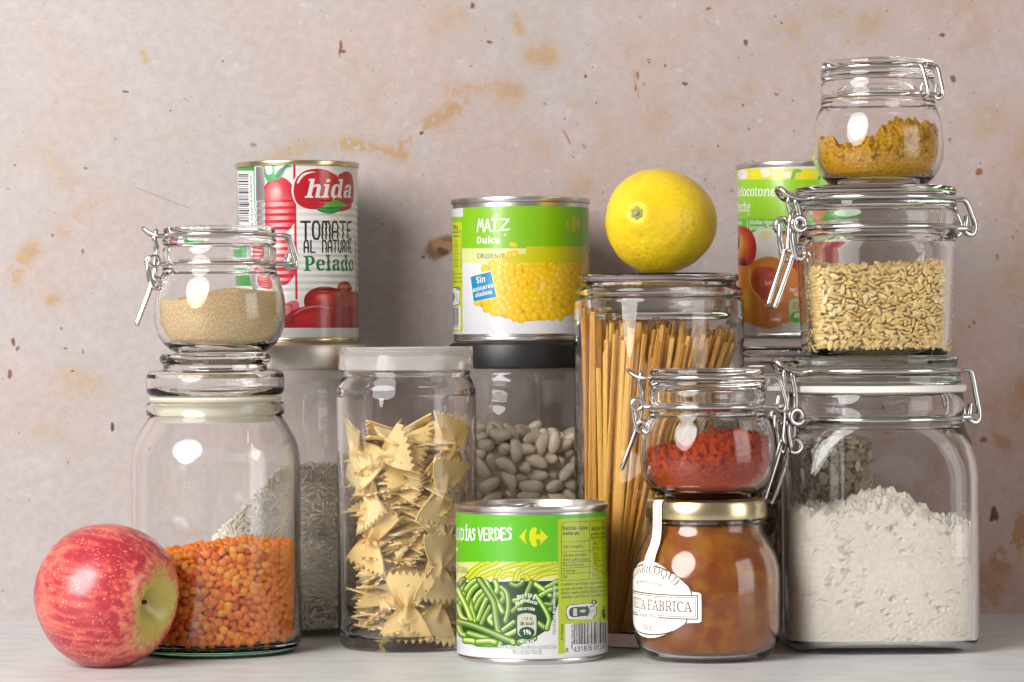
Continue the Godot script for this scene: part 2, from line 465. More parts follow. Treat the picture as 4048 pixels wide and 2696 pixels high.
	part("glass_body", Geo.new().lathe([[0, 1.6, 2], [30, 1.2, 4], [34, 0.2, 5], [36.6, 0.4, 5], [38.6, 2.4, 5.4], [39.4, 6, 6], [41.8, 60, 6], [42, 62.4, 5], [43.6, 64, 3.2], [45.6, 65.4, 2.2], [46, 66.6, 2], [46, 69, 2], [45.4, 70, 2], [45.2, 71.4, 2], [45.6, 72.8, 2], [46, 74, 2], [46, 79.6, 2], [45.2, 81, 2], [42, 81.4, 2], [40.6, 81, 2], [40.4, 78, 2], [40.2, 68, 2.2], [39.4, 63, 3.4], [38.6, 59, 5.6], [36.6, 10, 5.8], [35.4, 5.0, 5.2], [32, 3.6, 4], [0, 3.2, 2]], 144).mesh(M.glass), oz)
	part("lid", Geo.new().lathe([[0, 80], [36, 79.4], [40, 80], [40.3, 82.0], [44.6, 82.2], [45.6, 83], [45.6, 85.0], [44.6, 85.8], [43.4, 86.4], [43.2, 87.6], [44, 88.6], [45.2, 89.8], [45.4, 91.6], [44.4, 93.2], [42, 94.0], [38, 93.6], [0, 93.2]], 128).mesh(M.glass), oz)
	clip(oz, 44.6, 87.0, 70.8, 1.6, 1.3, 22)


# Lettering moulded into the outside of a round jar.
func raised_word(jar: Node3D, word: String, r: float, y: float, cap: float, turn: float) -> void:
	var f := SystemFont.new()
	f.font_names = ["Droid Sans"]
	f.font_weight = 700
	var t := TextMesh.new()
	t.font = f
	t.font_size = 64
	t.pixel_size = cap / 46.0
	t.depth = 0.9
	t.text = word
	var a := t.surface_get_arrays(0)
	var v: PackedVector3Array = a[Mesh.ARRAY_VERTEX]
	var n: PackedVector3Array = a[Mesh.ARRAY_NORMAL]
	for i in v.size():
		var th := turn + v[i].x / r
		var rr := r + v[i].z
		var m := n[i]
		v[i] = Vector3(sin(th) * rr, y + v[i].y, cos(th) * rr) * MM
		n[i] = Vector3(m.x * cos(th) + m.z * sin(th), m.y, m.z * cos(th) - m.x * sin(th))
	a[Mesh.ARRAY_VERTEX] = v
	a[Mesh.ARRAY_NORMAL] = n
	var k := ArrayMesh.new()
	k.add_surface_from_arrays(Mesh.PRIMITIVE_TRIANGLES, a)
	k.surface_set_material(0, M.glass)
	part("raised_lettering", k, jar)


const ROUND_CUP := [[18, 3.4], [25, 4.6], [29.4, 7.6], [31.8, 12.5], [33.4, 17], [33.8, 24], [33.6, 30], [32.6, 36], [31.2, 40], [29.2, 43.5], [27.9, 46]]
const LENTIL_CUP := [[30, 5.8], [39, 6.2], [42.8, 7.6], [43.7, 10.4], [43.7, 103]]
const RICE_CUP := [[40, 3], [45, 6], [47.8, 10], [47.9, 146]]
const BOW_CUP := [[32, 7.2], [35.6, 9], [36.6, 12], [36.5, 138]]
const BEAN_CUP := [[36, 3], [40, 8], [40.9, 12], [40.9, 146]]
const OAT_CUP := [[38, 3], [43, 8], [44.3, 12], [44.3, 138]]
const FLOUR_CUP := [[38, 3.9, 3], [47, 4.8, 4], [50.0, 7.6, 4.6], [50.6, 15, 4.8], [50.8, 40, 4.8], [50.7, 96, 4.8]]
const SEED_CUP := [[32, 3.6, 4], [35.4, 5.0, 5.2], [36.6, 10, 5.8], [38.6, 59, 5.6]]


# Radius and squareness of the inside of a jar at a height.
func inside(cup: Array, y: float) -> Vector2:
	var a: Array = cup[0]
	if y <= a[1]:
		return Vector2(a[0], a[2] if a.size() > 2 else 2.0)
	for i in range(1, cup.size()):
		var b: Array = cup[i]
		if y <= b[1]:
			var t: float = (y - a[1]) / (b[1] - a[1])
			return Vector2(lerpf(a[0], b[0], t), lerpf(a[2], b[2], t) if a.size() > 2 else 2.0)
		a = b
	return Vector2(a[0], a[2] if a.size() > 2 else 2.0)


# A heap that fills a jar from its floor: its side follows the inside of the glass, its top is height(x, z). pit(point) says how far the side is eaten inwards.
func heap(cup: Array, gap: float, height: Callable, pit: Callable, mat: Material, seg := 160, rows := 50, rings := 40, floor_y := -1.0, dust := 0) -> ArrayMesh:
	var g := Geo.new()
	var y0: float = cup[0][1] + gap if floor_y < 0 else floor_y
	for j in rows + rings + 1:
		for k in seg:
			var th := TAU * float(k) / seg
			var edge: float = y0 + 20
			for n in 3:
				var q := inside(cup, edge)
				var d := Geo.around(th, q.y) * (q.x - gap)
				edge = maxf(height.call(d.x, d.y), y0 + 0.5)
			var p: Vector3
			if j <= rows:
				var y := lerpf(y0, edge, float(j) / rows)
				var q := inside(cup, y)
				var w := Geo.around(th, q.y) * (q.x - gap)
				p = Vector3(w.x, y, w.y)
				var eat: float = pit.call(p)
				p.x *= 1.0 - eat / q.x
				p.z *= 1.0 - eat / q.x
			else:
				var q := inside(cup, edge)
				var rho := 1.0 - float(j - rows) / rings
				var w := Geo.around(th, q.y) * (q.x - gap) * rho
				p = Vector3(w.x, maxf(height.call(w.x, w.y), y0 + 0.5), w.y)
			g.vert(p * MM, Vector3(p.x, 0.1 if j <= rows else 60.0, p.z).normalized())
	for j in rows + rings:
		for k in seg:
			var l := (k + 1) % seg
			g.quad(j * seg + k, j * seg + l, (j + 1) * seg + l, (j + 1) * seg + k)
	var f := g.vert(Vector3(0, y0, 0) * MM, Vector3.DOWN)
	for k in seg:
		g.tri(f, k, (k + 1) % seg)
	g.smooth()
	# specks of powder that cling to the glass above the heap
	for i in dust:
		var th := rng.randf_range(-1.7, 1.7)
		var q0 := inside(cup, 30.0)
		var w0 := Geo.around(th, q0.y) * q0.x
		var y: float = height.call(w0.x, w0.y) + pow(rng.randf(), 2.0) * 20.0
		var q := inside(cup, y)
		var w := Geo.around(th, q.y) * (q.x - 0.12)
		var s := rng.randf_range(0.06, 0.26)
		var first := g.v.size()
		for n in [Vector3.RIGHT, Vector3.LEFT, Vector3.UP, Vector3.DOWN, Vector3.BACK, Vector3.FORWARD]:
			g.vert((Vector3(w.x, y, w.y) + n * s * (0.4 if absf(n.z) > 0.5 else 1.0)) * MM, n)
		for a in [0, 1]:
			for b in [2, 3]:
				for d in [4, 5]:
					g.tri(first + a, first + b, first + d)
	return g.mesh(mat)


func powder(dark: Color, light: Color, scale: float, s: int, bump := 0.6, freq := 0.02) -> StandardMaterial3D:
	var m := plain(Color.WHITE, 0.95, 0.0, 0.2)
	var t := noise_texture(s, freq, 256, 5)
	t.color_ramp = Gradient.new()
	t.color_ramp.offsets = PackedFloat32Array([0.25, 0.7])
	t.color_ramp.colors = PackedColorArray([dark, light])
	m.albedo_texture = t
	m.normal_enabled = true
	m.normal_texture = noise_texture(s + 1, freq * 2.0, 256, 5, true, 6.0)
	m.normal_scale = bump
	m.uv1_triplanar = true
	m.uv1_scale = Vector3.ONE * scale
	return m


func ball(a: float, b: float, c: float, seg: int, rings: int, warp: Callable, tint: Color, mat: Material) -> ArrayMesh:
	var g := Geo.new()
	g.tint = tint
	for j in rings + 1:
		for k in seg + 1:
			var la := PI * (float(j) / rings - 0.5)
			var lo := TAU * k / seg
			var p := Vector3(a * sin(la), b * cos(la) * sin(lo), c * cos(la) * cos(lo))
			var e := 0.02
			var p2: Vector3 = warp.call(p)
			g.vert(p2 * MM, (Vector3(p.x / (a * a), p.y / (b * b), p.z / (c * c))).normalized())
	for j in rings:
		for k in seg:
			var w := seg + 1
			g.quad(j * w + k, j * w + k + 1, (j + 1) * w + k + 1, (j + 1) * w + k)
	return g.mesh(mat)


# Random close places for grains in the outer layer of a filled jar and under its top: each grain is a row of balls that may touch but hardly overlap.
func pack(cup: Array, half: Vector3, tries: int, height: Callable, depth: float, tilt: float, wall_share: float, floor_y: float, gap_of: float, front := -0.3) -> Array:
	var out := []
	var taken := {}
	var thin := minf(half.y, half.z)
	var reach := maxf(half.x - gap_of * 0.5, 0.0)
	var row := [-reach, 0.0, reach] if reach > gap_of * 0.4 else [0.0]
	if reach > gap_of * 1.3:
		row = [-reach, -reach * 0.5, 0.0, reach * 0.5, reach]
	var d2 := gap_of * gap_of
	var miss := 0
	for n in tries:
		var th := rng.randf_range(-2.0, 2.0)
		var out_dir := Vector3(sin(th), 0, cos(th))
		if out_dir.z < front:
			continue
		var q := inside(cup, 40.0)
		var round_ := Geo.around(th, q.y).length()
		var on_top := rng.randf() < 0.3
		var r: float
		var y: float
		if on_top:
			r = q.x * round_ * sqrt(rng.randf())
			y = height.call(r * out_dir.x, r * out_dir.z) - rng.randf() * depth
		else:
			r = q.x * round_ - depth * rng.randf()
			y = lerpf(floor_y + thin, height.call(r * out_dir.x, r * out_dir.z), rng.randf())
		q = inside(cup, y)
		var edge := q.x * round_ - 0.2
		var b: Basis
		if r > edge - depth * 0.5 and rng.randf() < wall_share:
			var s := out_dir.cross(Vector3.UP).rotated(out_dir, rng.randf() * TAU)
			b = Basis(s, out_dir, s.cross(out_dir)) * Basis(Vector3.RIGHT, rng.randfn(0.0, tilt)) * Basis(Vector3.BACK, rng.randfn(0.0, tilt))
		else:
			b = Basis(Vector3.UP, rng.randf() * TAU) * Basis(Vector3.RIGHT, rng.randfn(0.0, tilt)) * Basis(Vector3.BACK, rng.randfn(0.0, tilt))
		var ext := (b.transposed() * out_dir * half).length()
		r = minf(r, edge - ext)
		y = maxf(y, floor_y + (b.transposed() * Vector3.UP * half).length())
		var c := out_dir * r + Vector3(0, y, 0)
		var free := true
		for o in row:
			var p: Vector3 = c + b.x * o
			var k := Vector3i((p / gap_of).floor())
			for dx in [0, -1, 1]:
				for dy in [0, -1, 1]:
					for dz in [0, -1, 1]:
						var key := k + Vector3i(dx, dy, dz)
						if taken.has(key):
							for t in taken[key]:
								if p.distance_squared_to(t) < d2:
									free = false
									break
						if not free:
							break
					if not free:
						break
				if not free:
					break
			if not free:
				break
		if not free:
			continue
		for o in row:
			var p: Vector3 = c + b.x * o
			var k := Vector3i((p / gap_of).floor())
			if not taken.has(k):
				taken[k] = []
			taken[k].append(p)
		out.append(Transform3D(b, c))
	return out


# Puts grains in a jar: the nearest to the camera one by one, the rest as one mass.
func pour(called: String, mass: String, at: Vector3, places: Array, kinds: Array, most: int, label: String, category: String, group: String, mass_label: String) -> void:
	places.sort_custom(func(a, b): return a.origin.z + 0.25 * a.origin.y > b.origin.z + 0.25 * b.origin.y)
	var left := places.size() - most
	for i in mini(most, places.size()):
		var o := solo(called, kinds[rng.randi() % kinds.size()], at, label, category, group)
		var t: Transform3D = places[i]
		o.transform = Transform3D(t.basis, (t.origin + at) * MM)
	if left > 0:
		var mm := MultiMesh.new()
		mm.transform_format = MultiMesh.TRANSFORM_3D
		mm.mesh = kinds[0]
		mm.instance_count = left
		for i in left:
			var t: Transform3D = places[most + i]
			mm.set_instance_transform(i, Transform3D(t.basis, t.origin * MM))
		var o := MultiMeshInstance3D.new()
		o.name = numbered(mass)
		o.multimesh = mm
		o.position = at * MM
		add_child(o)
		tag(o, mass_label, category, group, "stuff")


func tones(list: Array, rough: float, spec := 0.5, sss := 0.0) -> Array:
	return list.map(func(c):
		var m := plain(lin(c[0], c[1], c[2]), rough, 0.0, spec)
		if sss > 0.0:
			m.subsurf_scatter_enabled = true
			m.subsurf_scatter_strength = sss
		return m)


func build_contents() -> void:
	var none := func(_p): return 0.0
	var same := func(p): return p
	var big := noise_of(3, 0.05, 3)
	var fine := noise_of(4, 0.16, 4)
	var cells := noise_of(5, 0.12, 2, FastNoiseLite.TYPE_CELLULAR)
	cells.cellular_return_type = FastNoiseLite.RETURN_DISTANCE2_SUB

	# breadcrumbs
	var at := Vector3(-162, 165.8, 17)
	var crumb_top := func(x: float, z: float) -> float: return 30.0 + x * 0.07 + 5.0 * exp(-pow((x - 4) / 22.0, 2) - pow((z + 4) / 26.0, 2)) + fine.get_noise_2d(x * 3, z * 3) * 0.9
	var crumbs := powder(lin(0.62, 0.38, 0.14), lin(1.0, 0.84, 0.56), 42, 11, 1.6, 0.09)
	solo("breadcrumbs", heap(ROUND_CUP, 0.35, crumb_top, func(p): return 0.35 + 0.45 * fine.get_noise_3dv(p * 5.0), crumbs, 240, 70, 50), at, "heap of pale golden breadcrumbs in the small clip-top jar on the left", "breadcrumbs", "", "stuff")

	# paprika
	at = Vector3(104.7, 86.0, 67)
	var pap_top := func(x: float, z: float) -> float:
		var lumps := absf(big.get_noise_2d(x * 1.7 + 40, z * 1.7)) * 9.0 + fine.get_noise_2d(x * 1.1, z * 1.1) * 1.6 + fine.get_noise_2d(x * 4, z * 4) * 0.4
		return 25.0 + x * 0.10 + 7.0 * exp(-pow((x - 6) / 19.0, 2) - pow((z + 10) / 17.0, 2)) - 8.0 * smoothstep(8.0, 32.0, z) * smoothstep(24.0, -10.0, x) + lumps
	var lump_pit := func(p: Vector3) -> float: return clampf(fine.get_noise_3dv(p * 1.3) - 0.18, 0.0, 1.0) * 7.0 * smoothstep(9.0, 17.0, p.y) + 0.3 * absf(fine.get_noise_3dv(p * 4.0))
	solo("paprika", heap(ROUND_CUP, 0.3, pap_top, lump_pit, powder(lin(0.30, 0.032, 0.006), lin(0.50, 0.062, 0.012), 60, 21, 0.9, 0.03), 240, 70, 60, -1.0, 140), at, "loose red paprika powder inside the clip-top jar", "spice", "", "stuff")

	# curry powder
	at = Vector3(204.6, 255.4, 12)
	var chunks := noise_of(8, 0.10, 1, FastNoiseLite.TYPE_CELLULAR)
	chunks.cellular_return_type = FastNoiseLite.RETURN_CELL_VALUE
	var cur_top := func(x: float, z: float) -> float:
		var lumps := absf(big.get_noise_2d(x * 1.8, z * 1.8 + 70)) * 9.0 + fine.get_noise_2d(x * 1.2 + 9, z * 1.2) * 1.2 + 2.8 * chunks.get_noise_2d(x + 1.5 * fine.get_noise_2d(x, z), z)
		return 21.0 + x * 0.20 + 9.0 * exp(-pow((x - 13) / 15.0, 2) - pow((z + 3) / 20.0, 2)) + 6.0 * smoothstep(-15.0, -32.0, x) + lumps
	var cur_pit := func(p: Vector3) -> float: return clampf(fine.get_noise_3dv(p * 1.25 + Vector3(50, 0, 0)) - 0.16, 0.0, 1.0) * 9.0 * smoothstep(9.0, 16.0, p.y) + 0.35 * absf(fine.get_noise_3dv(p * 4.0))
	solo("curry_powder", heap(ROUND_CUP, 0.3, cur_top, cur_pit, powder(lin(0.46, 0.22, 0.010), lin(0.72, 0.40, 0.022), 60, 23, 0.9, 0.03), 240, 70, 60, -1.0, 140), at, "clumpy mustard yellow curry powder inside the topmost jar", "spice", "", "stuff")

	# flour
	at = Vector3(201.5, 0, 12)
	var flour_top := func(x: float, z: float) -> float:
		var r := absf(big.get_noise_2d(x * 1.3 + 12, z * 1.3)) * 8.0 + absf(fine.get_noise_2d(x * 0.75, z * 0.75)) * 4.0 + fine.get_noise_2d(x * 3, z * 3) * 0.7
		return 65.0 + 8.0 * smoothstep(15.0, -45.0, x) + 19.0 * exp(-pow((x - 4) / 25.0, 2) - pow((z - 18) / 38.0, 2)) + r
	var flour_pit := func(p: Vector3) -> float:
		var where := smoothstep(0.05, 0.45, big.get_noise_3dv(p * 0.5 + Vector3(9, 0, 0)) + 0.2)
		var q := fine.get_noise_3dv(p * 0.9)
		var thread := smoothstep(0.045, 0.0, absf(fine.get_noise_3dv(p * 0.45 + Vector3(70, 0, 0)))) * smoothstep(0.1, 0.4, big.get_noise_3dv(p * 0.9))
		return clampf(q - 0.30, 0.0, 1.0) * 9.0 * where + thread * 1.3 + 0.07 * absf(fine.get_noise_3dv(p * 4.0))
	solo("flour", heap(FLOUR_CUP, 0.35, flour_top, flour_pit, powder(lin(0.89, 0.82, 0.69), lin(0.94, 0.88, 0.77), 40, 31, 0.5, 0.02), 420, 150, 90, -1.0, 420), at, "cracked mound of white flour inside the large squarish jar", "flour", "", "stuff")

	# red lentils
	at = Vector3(-164.8, 0, 17)
	var len_top := func(x: float, z: float) -> float: return 56.0 + 6.0 * exp(-pow((x - 8) / 28.0, 2)) - 0.07 * z + 0.05 * x
	var kinds := tones([[0.93, 0.25, 0.02], [0.80, 0.165, 0.014], [0.97, 0.34, 0.025], [0.90, 0.27, 0.035], [0.68, 0.12, 0.012], [0.95, 0.40, 0.06]], 0.42, 0.4).map(func(m): return ball(2.6, 1.75, 2.6, 16, 10, same, Color.WHITE, m))
	pour("lentil", "lentils", at, pack(LENTIL_CUP, Vector3(2.6, 1.75, 2.6), 200000, len_top, 6.0, 0.5, 0.65, 6.2, 3.2), kinds, 300, "small round orange split lentil lying among the others in the tall jar", "lentil", "lentils in the tall stopper jar", "mass of orange lentils deeper in the tall jar")
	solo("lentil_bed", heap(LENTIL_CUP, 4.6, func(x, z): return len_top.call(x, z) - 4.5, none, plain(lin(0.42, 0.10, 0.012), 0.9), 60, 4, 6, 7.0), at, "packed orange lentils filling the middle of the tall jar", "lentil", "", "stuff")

	# rice
	at = Vector3(-133.8, 0, -97)
	var rice_top := func(x: float, z: float) -> float: return 91.0 + 0.85 * minf(x, 8.0) + 0.05 * z
	kinds = tones([[0.90, 0.84, 0.73], [0.85, 0.79, 0.68], [0.93, 0.88, 0.79]], 0.35, 0.5).map(func(m): return ball(3.5, 0.95, 0.95, 10, 8, same, Color.WHITE, m))
	pour("rice_grain", "rice", at, pack(RICE_CUP, Vector3(3.5, 0.95, 0.95), 200000, rice_top, 3.2, 0.6, 0.5, 4.0, 1.5, 0.2), kinds, 300, "long white rice grain in the wide jar behind", "rice grain", "rice in the wide jar", "white rice filling the wide jar behind")
	solo("rice_bed", heap(RICE_CUP, 2.4, func(x, z): return rice_top.call(x, z) - 2.4, none, plain(lin(0.85, 0.79, 0.68), 0.9), 60, 4, 6, 4.0), at, "packed white rice in the middle of the wide jar", "rice grain", "", "stuff")

	# white beans
	at = Vector3(5.3, 0, -105)
	var bean_top := func(x: float, z: float) -> float: return 116.0 - 0.1 * x + 4.0 * exp(-pow(x / 30.0, 2)) - 0.08 * z
	var kidney := func(p: Vector3) -> Vector3: return p + Vector3(0, 0, 0.022 * p.x * p.x - 0.5)
	kinds = tones([[0.80, 0.69, 0.53], [0.84, 0.74, 0.59], [0.75, 0.63, 0.48]], 0.3, 0.5).map(func(m): return ball(7.2, 3.5, 3.9, 20, 14, kidney, Color.WHITE, m))
	pour("white_bean", "white_beans", at, pack(BEAN_CUP, Vector3(7.2, 3.5, 3.9), 200000, bean_top, 15.0, 0.4, 0.5, 60.0, 5.3), kinds, 300, "smooth greyish white kidney shaped bean in the jar with the black lid", "bean", "white beans in the black lidded jar", "white beans deeper in the black lidded jar")
	solo("bean_bed", heap(BEAN_CUP, 7.5, func(x, z): return bean_top.call(x, z) - 9.0, none, plain(lin(0.50, 0.42, 0.32), 0.9), 60, 4, 6, 4.0), at, "white beans packed in the middle of the black lidded jar", "bean", "", "stuff")

	# seed shaped pasta
	at = Vector3(202.2, 161.2, 12)
	var seed_top := func(x: float, z: float) -> float: return 50.0 + 0.02 * x - 0.06 * z + big.get_noise_2d(x, z) * 2.0
	var drop := func(p: Vector3) -> Vector3: return Vector3(p.x, p.y, p.z * (1.0 - 0.16 * p.x / 3.0))
	kinds = tones([[0.90, 0.68, 0.28], [0.92, 0.73, 0.34], [0.87, 0.62, 0.23], [0.93, 0.77, 0.40]], 0.4, 0.4).map(func(m): return ball(3.05, 0.85, 1.52, 14, 8, drop, Color.WHITE, m))
	pour("seed_pasta", "seed_pasta_mass", at, pack(SEED_CUP, Vector3(3.05, 0.85, 1.52), 400000, seed_top, 3.4, 0.42, 0.6, 4.0, 1.46, -0.5), kinds, 300, "tiny pale yellow seed shaped pasta in the squarish jar", "pasta", "seed pasta in the squarish jar", "pale yellow seed pasta deeper in the squarish jar")
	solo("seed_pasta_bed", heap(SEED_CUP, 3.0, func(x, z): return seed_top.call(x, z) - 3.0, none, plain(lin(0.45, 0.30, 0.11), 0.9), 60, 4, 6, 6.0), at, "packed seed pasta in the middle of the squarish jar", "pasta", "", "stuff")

	# rolled oats
	at = Vector3(170.8, 0, -110)
	var oat_top := func(x: float, z: float) -> float: return 118.0 + 0.03 * z + big.get_noise_2d(x, z) * 2.0
	var flake := func(p: Vector3) -> Vector3: return p + Vector3(0, 0.35 * sin(p.x * 0.9) + 0.012 * p.z * p.z, 0)
	kinds = tones([[0.44, 0.34, 0.20], [0.52, 0.42, 0.27], [0.36, 0.27, 0.15], [0.58, 0.49, 0.34]], 0.8, 0.3).map(func(m): return ball(4.2, 0.5, 3.1, 12, 8, flake, Color.WHITE, m))
	pour("oat_flake", "oat_flakes", at, pack(OAT_CUP, Vector3(4.2, 0.75, 3.1), 150000, oat_top, 5.0, 0.6, 0.4, 4.0, 2.3), kinds, 300, "beige rolled oat flake in the jar behind the paprika", "oat flake", "oats in the back jar", "beige rolled oats filling the back jar")
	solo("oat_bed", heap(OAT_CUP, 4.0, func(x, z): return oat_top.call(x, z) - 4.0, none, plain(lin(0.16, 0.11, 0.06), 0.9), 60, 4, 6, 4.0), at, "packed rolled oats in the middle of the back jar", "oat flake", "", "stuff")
	build_spaghetti()
	build_bows()
	build_jam()


func build_spaghetti() -> void:
	var at := Vector3(83.2, 0, -21)
	var mats := tones([[0.82, 0.45, 0.085], [0.75, 0.38, 0.065], [0.87, 0.52, 0.12], [0.68, 0.32, 0.05]], 0.5, 0.4)
	var meshes := mats.map(func(m):
		var g := Geo.new()
		g.lathe([[0, 0], [1.25, 0.0], [1.37, 0.3], [1.37, 99.7], [1.25, 100], [0, 100]], 12, 3.6)
		return g.mesh(m))
	var spots := []
	var tries := 0
	while spots.size() < 298 and tries < 30000:
		tries += 1
		var p := Vector2(rng.randf_range(-44, 44), rng.randf_range(-40, 44))
		if p.length() > 43.6:
			continue
		var ok := true
		for q in spots:
			if q.distance_to(p) < 3.45:
				ok = false
				break
		if ok:
			spots.append(p)
	for p in spots:
		var lean: float = 58.0 * (p.x + 38.0) / 88.0 + rng.randfn(0.0, 2.5)
		var foot := Vector2((p.x - lean) * 0.97 + rng.randfn(0, 1.6), p.y * 0.86 + rng.randfn(0, 1.5))
		foot = foot.limit_length(43.5)
		var top: float = 180.0 - 0.13 * (p.x + 20.0) + rng.randfn(0, 3.6) - 5.0 * smoothstep(-10.0, 44.0, p.y) + 4.0 * smoothstep(-20.0, -44.0, p.x)
		if rng.randf() < 0.22 and p.y > 0:
			top -= rng.randf_range(8, 26)
		var a := Vector3(foot.x, 8.6, foot.y)
		var b := Vector3(p.x, top, p.y)
		var dir := (b - a).normalized()
		var s := dir.cross(Vector3(0.3, 0.2, 1)).normalized().rotated(dir, rng.randfn(0.0, 0.5))
		var o := solo("spaghetti_strand", meshes[rng.randi() % 4], at, "long flat brown spaghetti strand leaning in the tall stopper jar", "spaghetti", "spaghetti in the tall jar")
		o.transform = Transform3D(Basis(s, dir * (b - a).length() / 100.0, s.cross(dir) * 0.62), (a + at) * MM)


# A bow tie of pasta: pinched in the middle, toothed at both short ends.
func bow_mesh(mat: Material, s: int, flop: float) -> ArrayMesh:
	var r := RandomNumberGenerator.new()
	r.seed = s
	var g := Geo.new()
	var nu := 34
	var nv := 48
	var bend := r.randf_range(-0.007, 0.007)
	var twist := r.randf_range(-0.18, 0.18)
	for side in [1.0, -1.0]:
		var first := g.v.size()
		for i in nu + 1:
			for j in nv + 1:
				var u := 2.0 * i / nu - 1.0
				var w := 2.0 * j / nv - 1.0
				var pinch := exp(-pow(u / 0.36, 2.0))
				var wide := 3.4 + 11.8 * pow(absf(u), 0.72)
				var zig := absf(fposmod(w * 4.0, 1.0) - 0.5) * 2.0
				var len := 16.8 + (zig - 0.5) * 2.8 * smoothstep(0.82, 1.0, absf(u)) + 1.6 * (1.0 - w * w)
				var x := u * len
				var z := w * wide
				var fold := pinch * (3.2 * cos(w * PI * 1.6) - 0.6) + flop * 1.5 * sin(w * 2.2 + (0.6 if u > 0 else -0.9)) * smoothstep(0.3, 1.0, absf(u))
				var y := fold + bend * x * x * 1.2 + flop * 1.3 * u * w
				var a := twist * u
				g.vert(Vector3(x, y * cos(a) - z * sin(a) + 0.6 * side, y * sin(a) + z * cos(a)) * MM, Vector3(0, side, 0))
		for i in nu:
			for j in nv:
				var a := first + i * (nv + 1) + j
				g.quad(a, a + 1, a + nv + 2, a + nv + 1)
	var half := (nu + 1) * (nv + 1)
	for i in nu:
		for j in [0, nv]:
			var a: int = i * (nv + 1) + j
			g.n[a] += Vector3(0, 0, 0.001)
			g.quad(a, a + nv + 1, a + nv + 1 + half, a + half)
	for j in nv:
		for i in [0, nu]:
			var a: int = i * (nv + 1) + j
			g.quad(a, a + 1, a + 1 + half, a + half)
	var back := g.ix.duplicate()
	g.smooth()
	return g.mesh(mat)


func build_bows() -> void:
	var at := Vector3(-59.6, 0, -2)
	var mats := tones([[0.94, 0.71, 0.34], [0.95, 0.75, 0.40], [0.92, 0.66, 0.28]], 0.75, 0.25, 0.03)
	var kinds := []
	for i in 6:
		kinds.append(bow_mesh(mats[i % 3], 40 + i, 0.12 + 0.16 * (i % 3)))
	# those that stand face-on against the glass: turn about the jar, height, roll, what the label says
	var face := [
		[-24, 108, 18, "face-on bow-tie pasta at the upper left of the pile, just under the topmost layer"],
		[-46, 86, -62, "bow-tie pasta standing on end against the left glass, second from the top"],
		[-38, 62, 74, "bow-tie pasta standing on end against the left glass at half height"],
		[40, 88, 80, "bow-tie pasta standing upright against the right glass near the top"],
		[42, 62, -76, "yellowish bow-tie pasta upright at the right, above the tin's rim"],
		[2, 25, 86, "large bow-tie pasta standing upright at the front of the jar bottom"],
		[36, 24, 70, "tilted bow-tie pasta at the lower right, beside the green bean tin"],
		[-66, 108, 78, "bow-tie pasta on edge at the far upper left, against the glass"],
		[56, 111, 72, "bow-tie pasta with its toothed end up at the upper right glass"],
		[34, 46, 84, "upright bow-tie pasta at the right, half hidden by the green bean tin"],
	]
	var n := 0
	for f in face:
		var th := deg_to_rad(f[0])
		var out := Vector3(sin(th), 0, cos(th))
		var right := Vector3(cos(th), 0, -sin(th))
		var b := Basis(right, out, right.cross(out)).rotated(out, deg_to_rad(f[2])) * Basis(Vector3.RIGHT, rng.randfn(0, 0.12)) * Basis(Vector3.BACK, rng.randfn(0, 0.12))
		var o := solo("bow_tie_pasta", kinds[n % 6], at, f[3], "pasta", "bow-tie pasta in the jar")
		o.transform = Transform3D(b, (at + out * sqrt(pow(35.6, 2) - pow(17.8 * absf(cos(deg_to_rad(f[2]))) + 14.5 * absf(sin(deg_to_rad(f[2]))), 2)) + Vector3(0, f[1], 0)) * MM)
		n += 1
	# those that lie flat, layer on layer
	var y := 13.0
	var layer := 0
	var words := ["left", "middle", "right"]
	while y < 118.0:
		for k in 4:
			var th: float = -1.15 + 0.82 * k + rng.randf_range(-0.22, 0.22) if k < 3 else rng.randf() * TAU
			var r := rng.randf_range(13.6, 15.4) if k < 3 else 6.0
			var out := Vector3(sin(th), 0, cos(th))
			var b := Basis(Vector3.UP, th + rng.randfn(0.0, 0.22) if k < 3 else rng.randf() * TAU) * Basis(Vector3.RIGHT, rng.randfn(0.30, 0.30)) * Basis(Vector3.BACK, rng.randfn(0, 0.16))
			var p := out * r + Vector3(0, y + rng.randf_range(-2.0, 2.0), 0)
			if p.y > 117.0:
				continue
			var l: String = "bow-tie pasta lying flat in the pile, %s side, layer %d up from the jar floor" % [words[k], layer + 1] if k < 3 else "bow-tie pasta lying in the core of the pile, layer %d up from the jar floor" % (layer + 1)
			var o := solo("bow_tie_pasta", kinds[rng.randi() % 6], at, l, "pasta", "bow-tie pasta in the jar")
			o.transform = Transform3D(b, (at + p) * MM)
		y += 5.2
		layer += 1


